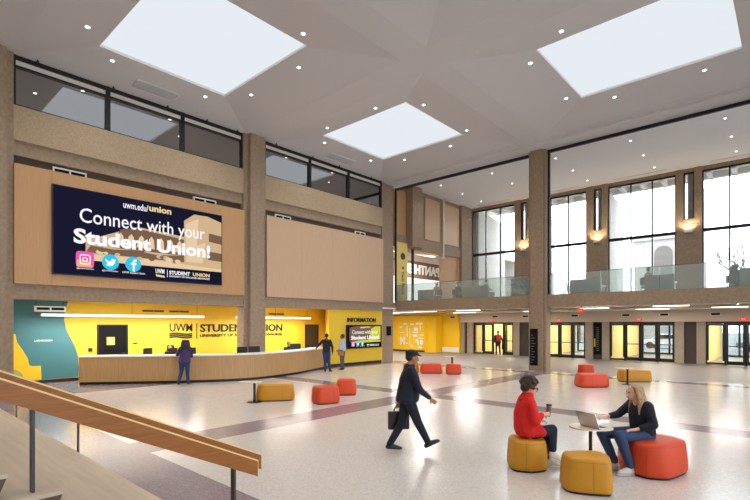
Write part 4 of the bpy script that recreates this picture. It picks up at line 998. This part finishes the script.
# --- standing figures
def figure(P, skin, top, legs, hair, shoes, pose, vox=.014, longhair=False, jacket=.0, skirt=0, face=True, cap=False):
    """pose: dict of joints in the figure's frame, front = +x"""
    g_ = pose; HMx = headM(g_['head'], g_.get('hyaw', 0), g_.get('hpitch', 0), 1)
    hips, chest = V(g_['hips']), V(g_['chest']); n = V(g_.get('side', (0, 1, 0)))
    sl, sr = chest+n*.165+V((0, 0, .14)), chest-n*.165+V((0, 0, .14))
    hl, hr_ = hips+n*.09, hips-n*.09
    kl, kr, al, ar = [V(g_[k]) for k in ('kl', 'kr', 'al', 'ar')]; el, er, wl, wr = [V(g_[k]) for k in ('el', 'er', 'wl', 'wr')]
    nb = chest+V((0, 0, .2))
    fl, fr = V(g_.get('fl', (.16, 0, -.06))), V(g_.get('fr', (.16, 0, -.06)))
    body = head_prims(HMx)+[[(HMx @ V((-.03, 0, -.11)), .052), (nb, (.06, .08, .05))], [(sl, .055), (sr, .055), (chest, (.1, .14, .1))], [(chest, (.1, .14, .1)), (hips, (.11, .15, .1))],
        cone(hl, kl, .085, .055), cone(kl, al, .052, .034), cone(hr_, kr, .085, .055), cone(kr, ar, .052, .034),
        cone(sl, el, .045, .037), cone(el, wl, .036, .024), cone(sr, er, .045, .037), cone(er, wr, .036, .024), cone(al, al+fl*.8, .034, .025), cone(ar, ar+fr*.8, .034, .025)]
    dl = (wl-el).normalized(); dr = (wr-er).normalized()
    body += hand_prims(wl, g_.get('hdl', dl), -n, 1.05, .45, 1)+hand_prims(wr, g_.get('hdr', dr), n, 1.05, .45, -1)
    blob('body', body, skin, P, min(vox, .009), 3)
    if face: face_parts(HMx, P)
    j = jacket
    blob('top', [[(sl+V((0, 0, -.02)), .072), (sr+V((0, 0, -.02)), .072), (chest, (.13+j*.3, .18, .12))], [(chest, (.13+j*.3, .175, .12)), (hips+V((0, 0, .03-j*.6)), (.14+j*.5, .18+j*.3, .07))],
          cone(sl, el, .07, .058), cone(el, el*.12+wl*.88, .058, .04), cone(sr, er, .07, .058), cone(er, er*.12+wr*.88, .058, .04)], top, P, vox, 5, .008, 12)
    blob('collar', [[(nb+V((0, 0, -.01)), (.095, .10, .05)), (nb*.5+(HMx @ V((-.03, 0, -.13)))*.5, (.068, .068, .03))]], top, P, .009, 3)
    blob('trousers', [[(hl, (.11, .1, .1)), (hr_, (.11, .1, .1))], cone(hl, kl, .105, .074), cone(kl, al+V((0, 0, .02)), .074, .056), cone(hr_, kr, .105, .074), cone(kr, ar+V((0, 0, .02)), .074, .056)], legs, P, vox, 4)
    for a, f_ in ((al, fl), (ar, fr)):
        blob('shoe', [[(a-f_*.2+V((0, 0, -.035)), .04), (a, .042), (a+f_*.6, (.045, .042, .035)), (a+f_, (.045, .042, .028))]], shoes, P, .01, 3)
    hh = [[E(HMx, (-.028, 0, .045), (.102, .088, .086))]]
    if longhair:
        for q in range(7):
            y_ = -.09+.03*q; hh += chain([HMx @ V((-.06, y_, .08)), HMx @ V((-.10, y_*1.2, -.08)), HMx @ V((-.12, y_*1.4, -.28))], [.05, .06, .045])
        blob('hair', hh, hair, P, .011, 3, .02, 14)
    else:
        hh.append([E(HMx, (-.055, 0, -.0), (.07, .08, .07))]); blob('hair', hh, hair, P, .009, 2, .006, 25)
    if cap:
        c = blob('cap', [[E(HMx, (-.02, 0, .075), (.115, .098, .06))], [E(HMx, (.06, 0, .055), (.05, .07, .012)), E(HMx, (.125, 0, .045), (.03, .05, .01))]], BLKC, P, .009, 3)
    return HMx

# walking man with cap and bag, striding to the right
P = person(409, 8.12, 'man in a dark suit and cap striding right with a dark bag', 1.05, .12)
pose = dict(head=(.06, 0, 1.55), hyaw=0, hpitch=.12, hips=(-.03, 0, .90), chest=(.01, 0, 1.22), side=(0, 1, 0),
            kr=(.13, -.08, .50), ar=(.30, -.08, .15), kl=(-.10, .07, .47), al=(-.31, .07, .10), el=(.07, .22, 1.02), wl=(-.1, .21, .80), er=(.13, -.23, 1.05), wr=(.31, -.2, .90),
            fl=(.17, 0, -.055), fr=(.16, 0, .035))
figure(P, SKIN2, SUIT, SUIT, HBLK, SHOEB, pose, .012, jacket=.12, cap=True)
x, y = at(409, 8.12)
t = thing('briefcase', 'dark leather bag carried by the walking man', 'bag', (x-CS*.17-SN*.22, y-SN*.17+CS*.22, .34), YAW+.12)
MB().box(-.19, .19, -.05, .05, 0, .32).build('case', BAG, t, bevel=.02)
h = MB()
hp_ = [(-.08, 0, .31), (-.07, 0, .38), (0, 0, .40), (.07, 0, .38), (.08, 0, .31)]
for a, b in zip(hp_, hp_[1:]): h.tube(a, b, .012)
h.build('handle', BAG, t)

# woman in purple at the counter, back to the camera
P = person(185, 17.15, 'woman in a purple top and jeans with long dark hair, leaning on the counter', 1.0, 1.75)
pose = dict(head=(.12, 0, 1.50), hyaw=.1, hpitch=.2, hips=(-.08, 0, .88), chest=(.03, 0, 1.19), kl=(.0, .12, .48), kr=(-.06, -.10, .47), al=(-.12, .20, .09), ar=(-.06, -.12, .09),
            el=(.10, .29, 1.08), wl=(.32, .20, 1.12), er=(.16, -.20, 1.02), wr=(.36, -.05, 1.10), fl=(.15, .03, -.04), fr=(.15, -.03, -.04))
figure(P, SKIN2, PURP, DENIM2, HBLK, SHOEB, pose, .016, True, jacket=.14, face=False)
# man in black with hand on the counter
P = person(326.5, 21.6, 'man in a black top and jeans with one hand on the counter end', 1.03, 1.5)
pose = dict(head=(.0, 0, 1.62), hyaw=.2, hips=(0, 0, .93), chest=(0, 0, 1.27), kl=(.02, .06, .5), kr=(.02, -.1, .5), al=(-.02, .05, .09), ar=(0, -.16, .09),
            el=(.12, .36, 1.22), wl=(.24, .48, 1.10), er=(-.02, -.27, 1.12), wr=(.06, -.26, .88), fl=(.16, .02, -.04), fr=(.15, -.05, -.04))
figure(P, SKIN3, BLKC, DENIM2, HBLK, SHOEB, pose, .016, face=False)
P = person(342.5, 22.6, 'man in a pale grey shirt holding a tan leather case, facing the man in black', 1.0, 2.7)
pose = dict(head=(.02, 0, 1.62), hyaw=.2, hips=(0, 0, .93), chest=(0, 0, 1.27), kl=(.02, .08, .5), kr=(.04, -.1, .5), al=(-.02, .09, .09), ar=(.02, -.12, .09),
            el=(.0, .25, 1.05), wl=(.18, .16, .96), er=(.0, -.25, 1.05), wr=(.18, -.14, .95), fl=(.16, .02, -.04), fr=(.16, -.02, -.04))
figure(P, SKIN2, SHIRT, GREYT, HBRN, SHOEB, pose, .016, face=True)
bx, by = at(340.7, 22.35)
t = thing('leather_case', 'tan leather case hanging from the hand of the man in the pale shirt', 'bag', (bx, by, .72), YAW)
MB().box(-.14, .14, -.04, .04, 0, .2).build('case', TANL, t, bevel=.02); MB().tube((-.05, 0, .2), (-.05, 0, .25), .01).tube((.05, 0, .2), (.05, 0, .25), .01).tube((-.05, 0, .25), (.05, 0, .25), .01).build('handle', TANL, t)
# backpacker walking out
P = person(498, 33.5, 'person in dark clothes with a red backpack walking out through the leftmost doors', 1.02, 1.57)
pose = dict(head=(.0, 0, 1.6), hips=(0, 0, .92), chest=(0, 0, 1.25), kl=(.1, .09, .5), kr=(-.02, -.1, .48), al=(.12, .09, .09), ar=(-.2, -.1, .12), el=(.0, .28, 1.05), wl=(.1, .28, .85), er=(.0, -.3, 1.05), wr=(.05, -.32, .82))
figure(P, SKIN3, BLKC, BLKC, HBLK, SHOEB, pose, .02, jacket=.15, face=False)
px_, py_ = at(498, 33.5)
t = thing('backpack', 'red backpack on the person at the leftmost doors', 'backpack', (px_+SN*.22, py_-CS*.22, 1.02), YAW)
MB().box(-.15, .15, -.09, .09, 0, .45).build('pack_body', REDP, t, bevel=.04); MB().box(-.12, .12, -.15, -.09, .05, .25).build('pocket', REDP, t, bevel=.02)
t = thing('handbag', 'dark bag hanging at the side of the person with the red backpack', 'bag', (px_+CS*.36, py_+SN*.36, .4), YAW)
MB().box(-.1, .1, -.06, .06, 0, .42).build('bag_body', BLKC, t, bevel=.03); MB().tube((0, 0, .4), (-.02, 0, .5), .015).build('strap', BLKC, t)

# clerks and balcony guests, seen from the chest up: seated figures
def seated(px, tt, lab, clab, z, rz, top, hair, skin, zoff=0, lh=False, stool=True, legs=BLKC):
    P = person(px, tt, lab, 1, rz, z)
    pose = dict(head=(.05, 0, 1.2), hips=(0, 0, .52), chest=(0, 0, .86), kl=(.42, .1, .5), kr=(.42, -.1, .5), al=(.38, .1, .09), ar=(.38, -.1, .09), el=(.12, .25, .72), wl=(.33, .12, .74), er=(.12, -.25, .72), wr=(.33, -.12, .74))
    figure(P, skin, top, legs, hair, SHOEB, pose, .02, lh, face=False)
    x, y = P.location.x, P.location.y
    t = thing('chair', 'black chair under the ' + clab, 'chair', (x, y, z), YAW+rz)
    MB().box(-.22, .2, -.22, .22, .36, .41).build('seat', BLKC, t, bevel=.01); MB().box(-.27, -.23, -.2, .2, .5, .85).build('backrest', BLKC, t, bevel=.01)
    for a in (-.2, .17):
        for b in (-.2, .2): MB().tube((a, b, 0), (a, b, .37), .015).build('leg', STEEL, t)
    MB().box(-.25, -.22, -.03, .03, .4, .52).build('back_post', STEEL, t)
seated(170.5, 20.2, 'clerk with dark bobbed hair, seated behind the counter left of the woman in purple', 'seated clerk left of the woman in purple', 0, -1.4, BLKC, HBRN, SKIN, lh=True)
seated(288.5, 24.0, 'clerk with dark hair, seated behind the counter right of the column', 'seated clerk right of the column', 0, -1.3, BLKC, HBLK, SKIN2)
zb = 3.52
seated(457.5, 29.0, 'guest with black hair, on the balcony in front of the tan shop wall', 'black haired guest in front of the tan shop wall', zb, .4, BLKC, HBLK, SKIN2)
seated(437, 29.6, 'guest in an orange-tan top, on the left part of the balcony', 'balcony guest in the orange-tan top', zb, 2.2, TANL, HBRN, SKIN)
seated(486, 27.6, 'guest in grey, on the balcony below the leftmost tall window', 'grey guest below the leftmost tall window', zb, 0, PLG, HBRN, SKIN)
seated(648, 21.6, 'guest in grey leaning over a table, on the balcony below the middle window', 'leaning grey guest below the middle window', zb, 0, PLG, HBRN, SKIN)
seated(735, 20.6, 'dark dressed guest, on the balcony at the far right', 'dark dressed balcony guest at the far right', zb, .2, BLKC, HBLK, SKIN2, lh=True)
seated(595, 25.5, 'guest in a pale shirt, on the balcony just right of the free standing column', 'balcony guest in the pale shirt', zb, 1.2, SHIRT, HBRN, SKIN)

# ------------------------------------------------------------ outside
struct('floor.005', MB().box(-80, 80, 40.3, 160, -.4, -.1), OUTG)
struct('floor.006', MB().box(10.3, 60, -40, 40.3, -.4, -.1), OUTG)
struct('ceiling.008', MB().box(-30, 14, 31.9, 41, 3.4, 3.5), OUTG)
# coffered outer soffit and fins
sf = MB().box(-24, 9.8, 32, 35.8, 11.6, 11.9)
for x in [-22+1.2*k for k in range(26)]: sf.box(x, x+.25, 32, 35.8, 11.25, 11.6)
for y in (32, 33.7, 35.5): sf.box(-24, 9.8, y, y+.3, 11.25, 11.6)
tag(sf.build('outer_soffit', OUTS), 'coffered concrete soffit overhanging outside the tall windows', 'soffit')
for k, x in enumerate((-18.3, -14.2, -9.3, -4.45, .4)):
    l = ['left of the leftmost window', 'behind the pier left of the free standing column', 'behind the pier right of the free standing column', 'behind the right pier', 'past the right edge'][k]
    tag(MB().prism([(32.03, 3.52), (32.03, 11.0), (36.4, 10.5), (36.4, 3.52)], x-.15, x+.25, 'x').build('outer_fin', OUTS), 'pale sloping concrete fin outside, ' + l, 'concrete fin', 'outside concrete fins')
for k, (x, y) in enumerate(((-22.2, 40.5), (-17.2, 40.5), (-11.6, 40.5), (-5.6, 40.5), (1, 40.5))):
    pass
t = thing('tower_building', 'pale stone building with a round arched opening, seen through the middle tall window', 'building', (-13.6, 75, 0))
MB().box(-3.6, 3.2, 0, 8, 0, 14).build('tower', OUTC, t)
ar = [(-1.1, 9)]+[(1.1*math.cos(PI-q*PI/10), 12+1.1*math.sin(q*PI/10)) for q in range(11)]+[(1.1, 9)]
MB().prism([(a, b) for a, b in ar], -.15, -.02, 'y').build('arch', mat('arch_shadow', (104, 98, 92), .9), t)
MB().box(-12, -3.6, 1, 8, 0, 7).build('wing', OUTC, t); MB().box(-3.9, 3.5, -.3, 8.3, 14, 14.5).build('parapet', OUTC, t)
tag(MB().box(-60, -26, 90, 100, 0, 8).build('far_building', OUTC), 'low pale building far outside behind the left windows', 'building')
def tree(x, y, h, lab, seed):
    r = random.Random(seed); t = thing('bare_tree', lab, 'tree', (x, y, -.1), group='bare trees outside')
    tr = MB(); br = MB()
    tr.tube((0, 0, 0), (0, 0, h*.35), .18, .12, 8)
    def grow(p, d, L, rad, n):
        q = p+d*L; br.tube(p, q, rad, rad*.65, 5)
        if n == 0: return
        for _ in range(3):
            dd = (d+V((r.uniform(-.6, .6), r.uniform(-.6, .6), r.uniform(-.1, .45)))).normalized(); grow(q, dd, L*r.uniform(.62, .85), rad*.62, n-1)
    for _ in range(4): grow(V((0, 0, h*.33)), V((r.uniform(-.5, .5), r.uniform(-.5, .5), 1)).normalized(), h*.2, .09, 4)
    tr.build('trunk', BARK, t); br.build('branches', BARK, t)
tree(-3.0, 56, 12, 'bare branching tree outside the right tall window', 1)
tree(-20.5, 62, 8.5, 'small bare tree outside the window just right of the free standing column', 2)
tree(-30, 60, 9, 'small bare tree outside the leftmost window', 4)
def car(x, y, m, lab):
    t = thing('parked_car', lab, 'car', (x, y, -.1))
    MB().prism([(-2.2, .35), (-2.2, .8), (-1.3, .92), (-.7, 1.4), (.8, 1.42), (1.5, .95), (2.2, .8), (2.2, .35)], -.85, .85, 'y').build('car_body', m, t, bevel=.05)
    MB().prism([(-1.15, .95), (-.65, 1.33), (.72, 1.34), (1.3, .97)], -.87, .87, 'y').build('windows', MONI, t)
    for a in (-1.4, 1.4):
        for b in (-.88, .7): MB().tube((a, b, .33), (a, b+.18, .33), .33, n=16).build('wheel', BLACKM, t)
car(-9.0, 52, mat('car_white', (235, 235, 238), .3), 'white parked car outside, seen through the middle doors')
car(-1.5, 50, mat('car_grey', (120, 130, 145), .3), 'grey parked car outside, seen through the rightmost doors')

# ------------------------------------------------------------ world, camera
w = bpy.data.worlds.new('World'); SC.world = w; w.use_nodes = True
bg = w.node_tree.nodes['Background']; bg.inputs[0].default_value = (.86, .93, 1, 1); bg.inputs[1].default_value = 4.8
pl = lamp('sky_portal', 'AREA', (-4.4, 31.75, 7.2), 1, rot=(-PI/2, 0, 0), shape='RECTANGLE', size=28, size_y=7.2); pl.data.cycles.is_portal = True

cam = bpy.data.cameras.new('Camera'); co = bpy.data.objects.new('Camera', cam); COL.objects.link(co); SC.camera = co
co.location = (0, 0, 2.2); co.rotation_euler = (PI/2, 0, YAW)
cam.sensor_width = 36; cam.lens = 469/750*36; cam.shift_y = (324.5-250)/750
cam.clip_start = .05; cam.clip_end = 400
vs = SC.view_settings; vs.view_transform = 'Standard'; vs.look = 'None'; vs.gamma = 1; vs.exposure = .32
vs.use_curve_mapping = False
